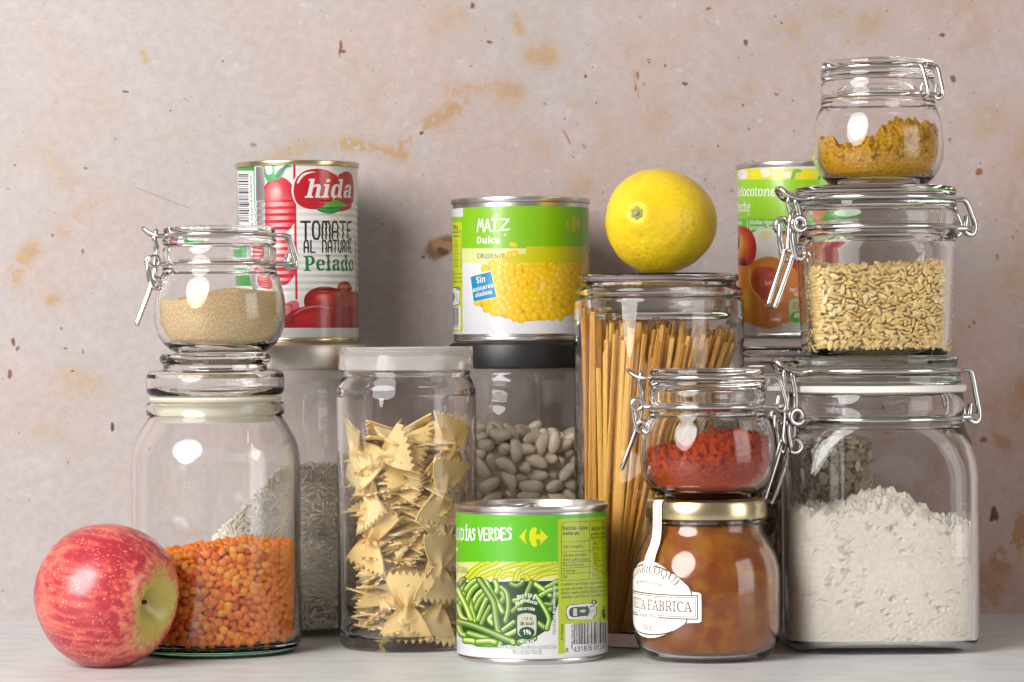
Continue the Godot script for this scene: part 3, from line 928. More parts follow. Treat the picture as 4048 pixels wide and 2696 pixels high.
func build_jam() -> void:
	var m := plain(Color.WHITE, 0.3)
	var t := noise_texture(91, 0.014, 256, 5)
	t.color_ramp = Gradient.new()
	t.color_ramp.offsets = PackedFloat32Array([0.25, 0.5, 0.8])
	t.color_ramp.colors = PackedColorArray([lin(0.52, 0.105, 0.001), lin(0.62, 0.165, 0.002), lin(0.80, 0.33, 0.006)])
	m.albedo_texture = t
	m.uv1_triplanar = true
	m.uv1_scale = Vector3.ONE * 18
	m.transparency = BaseMaterial3D.TRANSPARENCY_ALPHA
	m.refraction_enabled = true
	m.refraction_scale = 0.036
	m.albedo_color.a = 0.5
	m.roughness = 0.28
	m.subsurf_scatter_enabled = true
	m.subsurf_scatter_strength = 0.2
	var cup := [[26, 3.6], [32.6, 4.6], [35.1, 7.6], [36.9, 11.8], [37.85, 16], [37.85, 42], [37.2, 48.8], [35.6, 55], [32.6, 60.8], [29.4, 66], [27.6, 70.4], [27.4, 80]]
	var o := thing("apricot_jam", Vector3(103.9, 0, 67), "amber orange apricot jam filling the jar with the white label", "jam")
	part("jam_body", heap(cup, 0.12, func(_x, _z): return 72.0, func(_p): return 0.0, m, 96, 40, 8), o)
	# pulp and seeds that show at the glass
	var g := Geo.new()
	for i in 220:
		var th := rng.randf_range(-1.5, 1.5)
		var y := rng.randf_range(7.0, 60.0)
		var q := inside(cup, y)
		var s := rng.randf_range(0.14, 0.42)
		var c := Vector3(sin(th) * (q.x - 0.28), y, cos(th) * (q.x - 0.28))
		for e in [Vector3.RIGHT, Vector3.UP, Vector3.BACK]:
			pass
		var first := g.v.size()
		for n in [Vector3.RIGHT, Vector3.LEFT, Vector3.UP, Vector3.DOWN, Vector3.BACK, Vector3.FORWARD]:
			g.vert((c + n * s) * MM, n)
		for a in [0, 1]:
			for b in [2, 3]:
				for d in [4, 5]:
					g.tri(first + a, first + b, first + d)
	var bits := part("pulp_specks", g.mesh(plain(lin(0.85, 0.46, 0.06), 0.4)), o)
	bits.set_meta("kind", "stuff")


# Prints flat label artwork into an image. place() turns the artist's coordinates into pixels.
class Print:
	var im: Image
	var place: Callable
	var grain := 1.0
	var fonts := {}
	var cache := {}

	func _init(w: int, h: int, ground: Color) -> void:
		im = Image.create(w, h, false, Image.FORMAT_RGB8)
		im.fill(ground)

	func at(x: float, y: float) -> Vector2:
		return place.call(x, y)

	func fill(p: PackedVector2Array, c: Color) -> void:
		var lo := 1e9
		var hi := -1e9
		for q in p:
			lo = minf(lo, q.y)
			hi = maxf(hi, q.y)
		var m := p.size()
		for y in range(maxi(0, int(ceil(lo - 0.5))), mini(im.get_height() - 1, int(floor(hi - 0.5))) + 1):
			var yy := y + 0.5
			var xs := []
			for i in m:
				var a := p[i]
				var b := p[(i + 1) % m]
				if (a.y <= yy) != (b.y <= yy):
					xs.append(a.x + (yy - a.y) / (b.y - a.y) * (b.x - a.x))
			xs.sort()
			for i in range(0, xs.size() - 1, 2):
				var l := int(ceil(xs[i] - 0.5))
				var r := int(ceil(xs[i + 1] - 0.5))
				if r > l:
					im.fill_rect(Rect2i(l, y, r - l, 1), c)

	func poly(pts: Array, c: Color) -> void:
		var out := PackedVector2Array()
		for i in range(0, pts.size(), 2):
			var x0: float = pts[i]
			var y0: float = pts[i + 1]
			var x1: float = pts[(i + 2) % pts.size()]
			var y1: float = pts[(i + 3) % pts.size()]
			for k in 8:
				out.append(at(lerpf(x0, x1, k / 8.0), lerpf(y0, y1, k / 8.0)))
		fill(out, c)

	func box(x0: float, y0: float, x1: float, y1: float, c: Color) -> void:
		poly([x0, y0, x1, y0, x1, y1, x0, y1], c)

	# A closed smooth outline through points.
	func shape(pts: Array, c: Color) -> void:
		var q := []
		for i in range(0, pts.size(), 2):
			q.append(Vector2(pts[i], pts[i + 1]))
		var out := PackedVector2Array()
		var m := q.size()
		for i in m:
			for k in 6:
				var v: Vector2 = q[i].cubic_interpolate(q[(i + 1) % m], q[(i - 1 + m) % m], q[(i + 2) % m], k / 6.0)
				out.append(at(v.x, v.y))
		fill(out, c)

	func ellipse(x: float, y: float, rx: float, ry: float, c: Color, turn := 0.0) -> void:
		var out := PackedVector2Array()
		for k in 28:
			var v := Vector2(cos(TAU * k / 28) * rx, sin(TAU * k / 28) * ry).rotated(turn)
			out.append(at(x + v.x, y + v.y))
		fill(out, c)

	# A soft round body: rings from the edge colour to the middle colour, the middle pushed aside by dx, dy.
	func blob(x: float, y: float, rx: float, ry: float, edge: Color, middle: Color, dx := 0.0, dy := 0.0, turn := 0.0, steps := 14) -> void:
		for k in steps:
			var t := float(k) / (steps - 1)
			ellipse(x + dx * t, y + dy * t, rx * (1.0 - t * 0.94), ry * (1.0 - t * 0.94), edge.lerp(middle, smoothstep(0.0, 1.0, t)), turn)

	func stroke(pts: Array, w: float, c: Color, w2 := -1.0) -> void:
		var q := []
		for i in range(0, pts.size(), 2):
			q.append(Vector2(pts[i], pts[i + 1]))
		var fine := []
		for i in q.size() - 1:
			for k in 6:
				fine.append(q[i].cubic_interpolate(q[i + 1], q[maxi(i - 1, 0)], q[mini(i + 2, q.size() - 1)], k / 6.0))
		fine.append(q[q.size() - 1])
		line(fine, w, c, w2)

	func line(q: Array, w: float, c: Color, w2 := -1.0) -> void:
		for i in q.size():
			var r := lerpf(w, w2 if w2 >= 0 else w, float(i) / maxi(1, q.size() - 1)) / 2.0
			var out := PackedVector2Array()
			for k in 10:
				out.append(at(q[i].x + r * cos(TAU * k / 10), q[i].y + r * sin(TAU * k / 10)))
			fill(out, c)
			if i < q.size() - 1:
				var d: Vector2 = (q[i + 1] - q[i]).normalized().orthogonal() * r
				fill(PackedVector2Array([at(q[i].x + d.x, q[i].y + d.y), at(q[i + 1].x + d.x, q[i + 1].y + d.y), at(q[i + 1].x - d.x, q[i + 1].y - d.y), at(q[i].x - d.x, q[i].y - d.y)]), c)

	func segs(pts: Array, w: float, c: Color) -> void:
		var q := []
		for i in range(0, pts.size(), 2):
			q.append(Vector2(pts[i], pts[i + 1]))
		line(q, w, c)

	func letters(s: String, face: String, bold: bool) -> Array:
		var key := s + face + str(bold)
		if not cache.has(key):
			var fk := face + str(bold)
			if not fonts.has(fk):
				var f := SystemFont.new()
				f.font_names = [face]
				f.font_weight = 700 if bold else 400
				fonts[fk] = f
			var t := TextMesh.new()
			t.font = fonts[fk]
			t.font_size = 64
			t.pixel_size = 1.0
			t.depth = 0.0
			t.curve_step = 4.0
			t.text = "H"
			var cap: float = t.get_aabb().size.y
			var base: float = t.get_aabb().position.y
			t.text = s
			var a := t.surface_get_arrays(0)
			var v: PackedVector3Array = a[Mesh.ARRAY_VERTEX]
			var ix: PackedInt32Array = a[Mesh.ARRAY_INDEX] if a[Mesh.ARRAY_INDEX] != null and a[Mesh.ARRAY_INDEX].size() > 0 else PackedInt32Array(range(v.size()))
			var box_ := t.get_aabb()
			var x0 := box_.position.x
			cache[key] = [v, ix, x0, box_.size.x, cap, base]
		return cache[key]

	# Lettering along a base line given by points; cap is the height of its capitals in the same units; it is stretched to the line's length.
	func text(s: String, pts: Array, cap: float, c: Color, face := "Droid Sans", bold := false, slant := 0.0, fatten := 0.45) -> void:
		var g := letters(s, face, bold)
		var v: PackedVector3Array = g[0]
		var ix: PackedInt32Array = g[1]
		var b := []
		for i in range(0, pts.size(), 2):
			b.append(at(pts[i], pts[i + 1]))
		if b.size() > 2:
			var smooth := []
			for i in b.size() - 1:
				for k in 8:
					smooth.append(b[i].cubic_interpolate(b[i + 1], b[maxi(i - 1, 0)], b[mini(i + 2, b.size() - 1)], k / 8.0))
			smooth.append(b[b.size() - 1])
			b = smooth
		var run := [0.0]
		for i in b.size() - 1:
			run.append(run[i] + b[i].distance_to(b[i + 1]))
		var total: float = run[run.size() - 1]
		var up := cap * grain
		var put := func(p: Vector3) -> Vector2:
			var h: float = (p.y - g[5]) / g[4]
			var along: float = (p.x - g[2]) / g[3] * total + slant * h * up
			var i := 0
			while i < run.size() - 2 and run[i + 1] < along:
				i += 1
			var d: Vector2 = (b[i + 1] - b[i]).normalized()
			return b[i] + d * (along - run[i]) + Vector2(d.y, -d.x) * h * up
		for t in range(0, ix.size(), 3):
			var p := PackedVector2Array([put.call(v[ix[t]]), put.call(v[ix[t + 1]]), put.call(v[ix[t + 2]])])
			if fatten > 0.0:
				var mid := (p[0] + p[1] + p[2]) / 3.0
				for k in 3:
					p[k] += (p[k] - mid).limit_length(1.0) * fatten
			fill(p, c)

	func bars(x0: float, y0: float, x1: float, y1: float, across: bool, c: Color, s: int) -> void:
		var r := RandomNumberGenerator.new()
		r.seed = s
		var t := 0.0
		while t < 1.0:
			var w := [0.0105, 0.021, 0.0105, 0.032][r.randi() % 4] as float
			if across:
				box(lerpf(x0, x1, t), y0, lerpf(x0, x1, minf(t + w, 1.0)), y1, c)
			else:
				box(x0, lerpf(y0, y1, t), x1, lerpf(y0, y1, minf(t + w, 1.0)), c)
			t += w + ([0.0105, 0.0105, 0.021, 0.03][r.randi() % 4] as float)

	func texture() -> ImageTexture:
		return ImageTexture.create_from_image(im)


# Artwork for a round tin. Coordinates are those of a flat elevation drawn to a given scale from a given corner; they are unrolled onto the tin's wall.
func tin_print(x: float, depth: float, r: float, y0: float, y1: float, ground: Color) -> Print:
	var w := 2048
	var p := Print.new(w, int(w * (y1 - y0) / (TAU * r)), ground)
	p.set_meta("tin", [x, depth, r, y0, y1])
	return p


func sheet(p: Print, ox: float, oy: float, scale: float) -> void:
	var a: Array = p.get_meta("tin")
	var k: float = a[1] / 11.7
	var xc: float = 2024.0 + a[0] / k
	var hw: float = a[2] / k
	var w := float(p.im.get_width())
	var h := float(p.im.get_height())
	p.grain = k / scale * w / (TAU * a[2])
	p.place = func(cx: float, cy: float) -> Vector2:
		var sx := ox + cx / scale
		var sy := oy + cy / scale
		var t := clampf((sx - (sy - 1348.0) * 0.0073 - xc) / hw, -1.0, 1.0)
		var yy := sy + (sx - 2024.0) * 0.0073
		yy -= hw * (yy - 1348.0) / 11700.0 * sqrt(1.0 - t * t)
		var up: float = 171.0 - (yy - 1348.0) * k
		return Vector2((0.5 + asin(t) / TAU) * w, (a[4] - up) / (a[4] - a[3]) * h)


func rgb8(r: int, g: int, b: int) -> Color:
	return Color8(r, g, b)


func emblem(p: Print, x: float, y: float, w: float, h: float, c: Color, back: Color) -> void:
	# a lozenge of two arrowheads with a rounded letter cut out of its middle
	p.poly([x, y, x + 0.28 * w, y - 0.44 * h, x + 0.22 * w, y - 0.2 * h, x + 0.2 * w, y, x + 0.22 * w, y + 0.2 * h, x + 0.29 * w, y + 0.44 * h], c)
	p.shape([x + 0.5 * w, y - 0.5 * h, x + 0.62 * w, y - 0.44 * h, x + 0.6 * w, y - 0.3 * h, x + 0.6 * w, y - 0.12 * h, x + 0.7 * w, y - 0.12 * h, x + 0.7 * w, y + 0.12 * h, x + 0.6 * w, y + 0.12 * h, x + 0.6 * w, y + 0.3 * h, x + 0.63 * w, y + 0.44 * h, x + 0.5 * w, y + 0.52 * h, x + 0.39 * w, y + 0.3 * h, x + 0.36 * w, y, x + 0.38 * w, y - 0.3 * h], c)
	p.poly([x + 0.6 * w, y - 0.12 * h, x + 0.74 * w, y - 0.15 * h, x + 0.75 * w, y - 0.3 * h, x + 0.71 * w, y - 0.44 * h, x + w, y, x + 0.71 * w, y + 0.44 * h, x + 0.75 * w, y + 0.3 * h, x + 0.73 * w, y + 0.14 * h, x + 0.6 * w, y + 0.12 * h], c)


func printed(p: Print, rough := 0.32) -> StandardMaterial3D:
	var m := plain(lin(0.78, 0.78, 0.78), rough)
	m.albedo_texture = p.texture()
	m.texture_repeat = false
	m.clearcoat_enabled = true
	m.clearcoat = 0.5
	m.clearcoat_roughness = 0.12
	return m


func build_cans() -> void:
	# tomatoes
	var t := thing("tomato_can", Vector3(-127.6, 170.6, -110), "ribbed white and red tin of peeled tomatoes with a red oval badge and golden rims", "can", "tins of food")
	var ribs := []
	for i in 14 * 6 + 1:
		ribs.append([36.1 - 0.32 * (1.0 - cos(TAU * i / 6.0)), 28.5 + 56.0 * i / 84.0])
	tin(t, 36.7, 107.5, printed(tomato_print()), M.gold, ribs)
	var strip := [[36.22, 3.6]]
	for a in ribs:
		strip.append([a[0] + 0.12, a[1]])
	strip.append([36.22, 103.8])
	var g := Geo.new()
	g.from = asin(-0.615) / TAU
	g.to = asin(-0.47) / TAU
	g.lathe(strip, 6)
	part("weld_seam", g.mesh(M.steel), t)

	# sweetcorn
	t = thing("corn_can", Vector3(5.7, 170.4, -105), "green and yellow tin of sweetcorn standing on the black lid", "can", "tins of food")
	tin(t, 41.2, 85.0, M.steel, M.steel, [], 0.6)
	part("paper_label", Geo.new().lathe([[40.95, 4.8], [40.95, 79.2]], 96).mesh(printed(corn_print(), 0.38)), t)

	# green beans
	t = thing("green_bean_can", Vector3(9.8, 0, 59), "green tin of green beans standing in front on the counter", "can", "tins of food")
	tin(t, 41.2, 83.5, M.steel, M.steel, [], 1.2)
	part("paper_label", Geo.new().lathe([[40.95, 3.4], [40.95, 79.1]], 96).mesh(printed(green_bean_print(), 0.38)), t)
	var ring := []
	for k in 40:
		var an := TAU * k / 40
		ring.append(Vector3(-11 + 12.5 * cos(an), 81.2 + 0.5 * cos(an), -6 + 8.0 * sin(an)) * MM)
	g = Geo.new()
	g.tube(ring, 0.0013, 8, true)
	part("pull_ring", g.mesh(M.steel), t)

	# peaches
	t = thing("peach_can", Vector3(171.4, 171.4, -110), "green tin of peach halves standing behind the seed pasta jar", "can", "tins of food")
	tin(t, 36.7, 104.0, printed(peach_print()), M.steel)


func tomato_print() -> Print:
	var p := tin_print(-127.6, 1.77, 36.1, 173.2, 275.5, rgb8(226, 224, 222))
	sheet(p, 880, 600, 3.92)
	var red := rgb8(196, 12, 34)
	# barcode side
	p.poly([-40, 180, 555, 180, 575, 2000, -40, 2000], rgb8(46, 150, 62))
	p.poly([248, 300, 540, 300, 560, 1300, 270, 1300], rgb8(236, 236, 236))
	p.poly([560, 1300, 255, 1300, 262, 2010, 590, 2010], rgb8(46, 150, 62))
	p.ellipse(226, 420, 15, 72, rgb8(230, 236, 230))
	p.ellipse(228, 420, 9, 50, rgb8(46, 150, 62))
	p.bars(272, 350, 458, 1090, false, rgb8(16, 16, 18), 5)
	p.text("8 424523 040039", [523, 1140, 508, 380], 38, rgb8(26, 26, 30), "Droid Sans")
	# whole tomatoes
	var left := rgb8(230, 160, 150)
	for k in 2:
		var y := 640.0 + 830.0 * k
		p.blob(940, y + 190, 300, 445, rgb8(205, 30, 48), rgb8(216, 70, 78), -40, -180)
		p.blob(870, y + 20, 150, 200, rgb8(216, 88, 92), rgb8(240, 196, 192), 40, -50)
	p.ellipse(1220, 1000, 20, 420, rgb8(226, 224, 222))
	p.shape([790, 470, 740, 420, 680, 205, 710, 205, 760, 350, 840, 330, 830, 205, 900, 205, 880, 350, 940, 300, 1050, 215, 1150, 240, 1060, 270, 980, 400, 890, 440], rgb8(70, 168, 104))
	p.shape([900, 400, 930, 290, 1090, 210, 1010, 300, 950, 390], rgb8(30, 118, 76))
	# red rule
	p.poly([1163, 185, 1197, 185, 1232, 2300, 1198, 2300], red)
	# badge
	p.shape([1210, 800, 1148, 660, 1145, 520, 1200, 390, 1320, 285, 1500, 252, 1660, 270, 1775, 325, 1826, 370, 1880, 318, 1945, 292, 2030, 340, 2060, 470, 2066, 640, 2050, 800, 2010, 890, 1900, 930, 1760, 965, 1600, 950, 1500, 900, 1330, 870], rgb8(236, 234, 232))
	p.shape([1225, 790, 1175, 660, 1172, 540, 1215, 410, 1330, 305, 1500, 268, 1650, 285, 1770, 345, 1822, 395, 1790, 560, 1760, 720, 1690, 840, 1520, 882, 1350, 865], rgb8(190, 10, 32))
	p.shape([1770, 720, 1826, 390, 1880, 335, 1945, 307, 2015, 350, 2045, 470, 2050, 640, 2035, 790, 2000, 870, 1900, 914, 1790, 900], rgb8(176, 18, 38))
	p.shape([1235, 490, 1228, 450, 1300, 350, 1400, 316, 1506, 318, 1400, 340, 1310, 390], rgb8(240, 232, 230))
	p.text("hida", [1335, 702, 2010, 708], 258, rgb8(236, 232, 228), "Droid Serif", true, 0.26, 1.2)
	p.shape([1515, 882, 1600, 850, 1680, 770, 1820, 742, 1960, 828, 1880, 850, 1830, 920, 1740, 955, 1620, 945], rgb8(20, 140, 62))
	p.shape([1600, 850, 1690, 770, 1820, 745, 1958, 826, 1800, 840, 1690, 850], rgb8(88, 172, 40))
	# words
	var ink := rgb8(22, 24, 28)
	_narrow(p, "TOMATE", 1275, 2032, 1348, 262, 34, ink)
	_narrow(p, "AL NATURAL", 1318, 2040, 1560, 180, 26, ink)
	sheet(p, 1080, 950, 3.485)
	p.text("Pelado", [482, 428, 1128, 428], 206, rgb8(16, 112, 62), "Droid Serif", true, 0.0, 0.6)
	# peeled tomatoes
	p.box(170, 1000, 420, 1200, rgb8(206, 60, 72))
	p.shape([180, 900, 380, 840, 412, 960, 250, 1030, 170, 1020], rgb8(216, 96, 100))
	p.blob(1010, 690, 95, 120, rgb8(150, 40, 22), rgb8(196, 92, 42), -20, -40, 0.3)
	p.blob(760, 850, 280, 205, rgb8(150, 10, 22), rgb8(206, 30, 36), -40, -60)
	p.ellipse(715, 790, 70, 40, rgb8(224, 80, 74))
	p.blob(1090, 900, 190, 190, rgb8(136, 22, 26), rgb8(180, 66, 44), 0, -80, -0.3)
	p.blob(1130, 1100, 230, 180, rgb8(130, 18, 26), rgb8(168, 44, 42), 20, -40)
	p.blob(620, 1110, 430, 215, rgb8(156, 10, 22), rgb8(206, 24, 32), -40, -40, -0.1)
	p.shape([330, 1030, 480, 930, 700, 905, 880, 950, 700, 925, 500, 950], rgb8(220, 110, 104))
	for i in 60:
		p.ellipse(rng.randf_range(380, 640), rng.randf_range(990, 1120), 3, 3, rgb8(222, 110, 96))
	p.box(120, 1200, 1300, 1370, rgb8(222, 220, 218))
	p.poly([130, 1270, 168, 1362, 60, 1362], rgb8(190, 40, 44))
	p.segs([120, 890, 318, 895, 326, 1140, 120, 1146], 11, ink)
	p.text("Sin", [120, 1005, 230, 1005], 62, ink, "Droid Serif")
	p.text("gluten", [60, 1068, 250, 1068], 52, ink, "Droid Serif")
	p.stroke([150, 1104, 230, 1096, 290, 1108], 8, ink)
	p.segs([1142, -60, 1152, 120, 1150, 300, 1166, 500, 1155, 720], 7, rgb8(170, 30, 40))
	return p


# Tall rounded sign-painter's capitals made of strokes.
func _narrow(p: Print, word: String, x0: float, x1: float, base: float, cap: float, w: float, c: Color) -> void:
	var forms := {
		"T": [[0, 1, 1, 1], [0.5, 1, 0.5, 0]], "O": [[0.1, 0.25, 0.1, 0.8, 0.3, 1, 0.7, 1, 0.9, 0.8, 0.9, 0.2, 0.7, 0, 0.3, 0, 0.1, 0.25]],
		"M": [[0.02, 0, 0.02, 0.8, 0.15, 1, 0.4, 1, 0.5, 0.8, 0.5, 0], [0.5, 0.8, 0.6, 1, 0.85, 1, 0.98, 0.8, 0.98, 0]],
		"A": [[0.1, 0, 0.1, 0.75, 0.3, 1, 0.7, 1, 0.9, 0.75, 0.9, 0], [0.1, 0.4, 0.9, 0.4]],
		"E": [[0.95, 1, 0.4, 1, 0.1, 0.85, 0.1, 0.15, 0.4, 0, 0.95, 0], [0.1, 0.5, 0.8, 0.5]], "L": [[0.15, 1, 0.15, 0, 0.95, 0]],
		"N": [[0.1, 0, 0.1, 1, 0.6, 1, 0.9, 0.75, 0.9, 0]], "U": [[0.1, 1, 0.1, 0.25, 0.3, 0, 0.7, 0, 0.9, 0.25, 0.9, 1]],
		"R": [[0.1, 0, 0.1, 1, 0.6, 1, 0.85, 0.8, 0.85, 0.6, 0.6, 0.45, 0.1, 0.45], [0.5, 0.45, 0.92, 0]], " ": [],
	}
	var n := word.length()
	var a := p.at(x0, base)
	var b := p.at(x1, base)
	var old := p.place
	var up := cap * p.grain
	var step := (b.x - a.x) / n
	p.place = func(x: float, y: float) -> Vector2: return Vector2(x, y)
	for i in n:
		for f in forms[word[i]]:
			var q := []
			for k in range(0, f.size(), 2):
				q.append(Vector2(a.x + step * (i + 0.08 + 0.8 * f[k]), lerpf(a.y, b.y, float(i) / n) - up * f[k + 1]))
			p.line(q, w * p.grain, c)
	p.place = old


# Brush lettering made of strokes in a unit box, for hand-drawn words.
func _brush(p: Print, marks: Array, x0: float, x1: float, base: float, cap: float, w: float, c: Color) -> void:
	var a := p.at(x0, base)
	var b := p.at(x1, base)
	var old := p.place
	var up := cap * p.grain
	p.place = func(x: float, y: float) -> Vector2: return Vector2(x, y)
	for f in marks:
		var q := []
		for k in range(0, f.size(), 2):
			q.append(Vector2(lerpf(a.x, b.x, f[k]), lerpf(a.y, b.y, f[k]) - up * f[k + 1]))
		p.line(q, w * p.grain, c)
	p.place = old


func corn_print() -> Print:
	var p := tin_print(5.7, 1.765, 40.95, 175.2, 249.6, rgb8(232, 232, 236))
	sheet(p, 1760, 750, 3.92)
	var green := rgb8(134, 198, 0)
	p.box(-40, 200, 2400, 908, green)
	p.poly([-40, 908, 2400, 908, 2400, 1140, -40, 1140], rgb8(226, 230, 160))
	# right hand border
	p.box(2178, 240, 2400, 2100, rgb8(110, 164, 0))
	p.box(2190, 300, 2400, 2100, rgb8(200, 200, 10))
	p.text("Maiz dulce en grano, agua, sal", [2205, 1500, 2205, 360], 34, rgb8(30, 90, 40), "Droid Sans", true)
	p.text("Ingredientes conservar en lugar fresco", [2234, 1500, 2234, 360], 24, rgb8(30, 90, 40), "Droid Sans", true)
	# words
	var white := rgb8(240, 242, 240)
	_brush(p, [[0.0, 0.0, 0.07, 1.0, 0.12, 0.4, 0.18, 1.0, 0.22, 0.02], [0.25, 0.02, 0.35, 1.0, 0.43, 0.04], [0.28, 0.36, 0.4, 0.36], [0.48, 0.97, 0.66, 0.97], [0.57, 0.97, 0.57, 0.1], [0.48, 0.08, 0.66, 0.08], [0.53, 1.14, 0.64, 1.32], [0.72, 0.97, 0.98, 0.97, 0.72, 0.12, 0.98, 0.2]], 505, 1000, 655, 195, 26, white)
	p.text("Dulce", [500, 832, 852, 832], 100, white, "Droid Sans", true, 0.0, 1.0)
	p.ellipse(930, 698, 16, 14, white)
	emblem(p, 1850, 525, 255, 250, rgb8(206, 206, 0), green)
	# heap of kernels
	sheet(p, 1760, 1000, 3.92)
	var plate := [480, 775, 600, 860, 760, 950, 950, 1015, 1150, 1046, 1300, 1056, 1500, 1045, 1700, 1018, 1850, 985, 2000, 935, 2100, 870, 2180, 800, 2180, -100, 1270, -100, 1240, 20, 1090, 30, 960, 85, 840, 130, 720, 190, 590, 270, 640, 420, 520, 640]
	p.poly(plate, rgb8(226, 160, 10))
	var ring := PackedVector2Array()
	for i in range(0, plate.size(), 2):
		ring.append(Vector2(plate[i], plate[i + 1]))
	var cells := []
	var tries := 0
	while tries < 5000:
		tries += 1
		var q := Vector2(rng.randf_range(470, 2180), rng.randf_range(20, 1050))
		var ok := Geometry2D.is_point_in_polygon(q + Vector2(0, 34), ring)
		for o in cells:
			if o.distance_to(q) < 76.0:
				ok = false
				break
		if ok:
			cells.append(q)
	cells.sort_custom(func(u, v): return u.y < v.y)
	for q in cells:
		var turn := rng.randf_range(-1.2, 1.2)
		var rx := rng.randf_range(50, 62)
		var ry := rng.randf_range(64, 84)
		p.ellipse(q.x + 4, q.y + 6, rx + 3, ry + 3, rgb8(222, 158, 8), turn)
		p.shape([q.x - rx, q.y - 0.5 * ry, q.x - 0.3 * rx, q.y - ry, q.x + 0.7 * rx, q.y - 0.8 * ry, q.x + rx, q.y + 0.3 * ry, q.x + 0.4 * rx, q.y + ry, q.x - 0.7 * rx, q.y + 0.7 * ry], rgb8(246, 194, 4))
		p.blob(q.x - 4, q.y - 5, rx * 0.84, ry * 0.84, rgb8(248, 200, 8), rgb8(254, 222, 26), -6, -8, turn, 5)
		if rng.randf() < 0.4:
			var d := Vector2(-0.35 * rx, -0.4 * ry).rotated(turn)
			p.ellipse(q.x + d.x, q.y + d.y, 9, 20, rgb8(255, 240, 150), turn)
	# the upper part of the heap is printed flat under the yellow band
	p.poly([1250, -100, 2180, -100, 2180, 152, 870, 152, 880, 120, 960, 85, 1090, 40, 1240, 20], rgb8(212, 206, 4))
	p.shape([1000, -160, 1090, -160, 1110, -90, 1010, -100], rgb8(226, 210, 10))
	p.text("CRUJIENTE", [508, 82, 925, 80], 68, rgb8(16, 82, 46), "Droid Sans", false, 0.0, 0.5)
	# the blue note
	p.poly([388, 352, 720, 262, 808, 690, 440, 760], rgb8(240, 240, 244))
	p.poly([402, 370, 712, 288, 798, 682, 452, 752], rgb8(8, 142, 190))
	p.text("Sin", [500, 472, 630, 448], 96, white, "Droid Sans", true)
	p.text("azúcares", [440, 608, 752, 528], 66, white, "Droid Sans", true)
	p.text("añadidos", [482, 690, 734, 628], 62, white, "Droid Sans", true)
	# panel at the left seam
	p.box(-60, -700, 285, 1270, rgb8(222, 220, 224))
	p.box(-60, -560, 290, -66, rgb8(132, 196, 0))
	p.poly([-60, -475, 268, -475, 278, 1215, -60, 1215], rgb8(206, 214, 8))
	p.text("100 g", [124, -372, 204, -372], 58, rgb8(28, 80, 30), "Droid Sans", true)
	p.text("de producto", [110, -305, 230, -310], 28, rgb8(28, 80, 30), "Droid Sans", true)
	p.text("escurrido", [136, -250, 218, -256], 28, rgb8(28, 80, 30), "Droid Sans", true)
	for y in [-330, -235, -110, 25, 125, 205]:
		p.segs([108, y - 8, 262, y - 10], 4, rgb8(60, 110, 20))
	p.segs([250, -350, 264, 100, 262, 200, 230, 275, 108, 285], 4, rgb8(60, 110, 20))
	var rows := ["331 kJ", "79 kcal", "1,4 g", "0,2 g", "13 g", "4,1 g", "2,2 g", "2,9 g", "0,40 g"]
	for i in rows.size():
		p.text(rows[i], [150, -180 + i * 50, 208, -182 + i * 50], 26, rgb8(60, 110, 30), "Droid Sans")
	p.text("para un adulto medio", [108, 340, 262, 334], 32, rgb8(40, 90, 30), "Droid Sans")
	p.text("este envase contiene", [108, 402, 262, 396], 32, rgb8(40, 90, 30), "Droid Sans")
	p.text("aproximadamente 140 g de", [108, 464, 264, 460], 32, rgb8(40, 90, 30), "Droid Sans")
	p.shape([108, 552, 232, 552, 238, 660, 232, 770, 200, 802, 108, 806], rgb8(30, 60, 50))
	p.shape([108, 562, 224, 562, 230, 660, 224, 765, 196, 794, 108, 797], rgb8(240, 240, 238))
	p.poly([108, 612, 136, 612, 160, 680, 136, 750, 108, 750], rgb8(60, 160, 50))
	p.segs([178, 640, 205, 634, 202, 750, 182, 752, 178, 640], 5, rgb8(60, 130, 60))
	p.ellipse(207, 548, 28, 32, rgb8(20, 70, 60))
	p.text("E", [198, 568, 216, 568], 40, white, "Droid Sans", true)
	p.box(-60, 830, 245, 1190, rgb8(240, 240, 240))
	p.bars(118, 842, 214, 1106, true, rgb8(20, 20, 22), 9)
	p.text("42619", [120, 1172, 205, 1160], 62, rgb8(20, 20, 22), "Droid Sans")
	p.stroke([640, 1130, 720, 1190, 850, 1250], 5, rgb8(190, 192, 196))
	return p


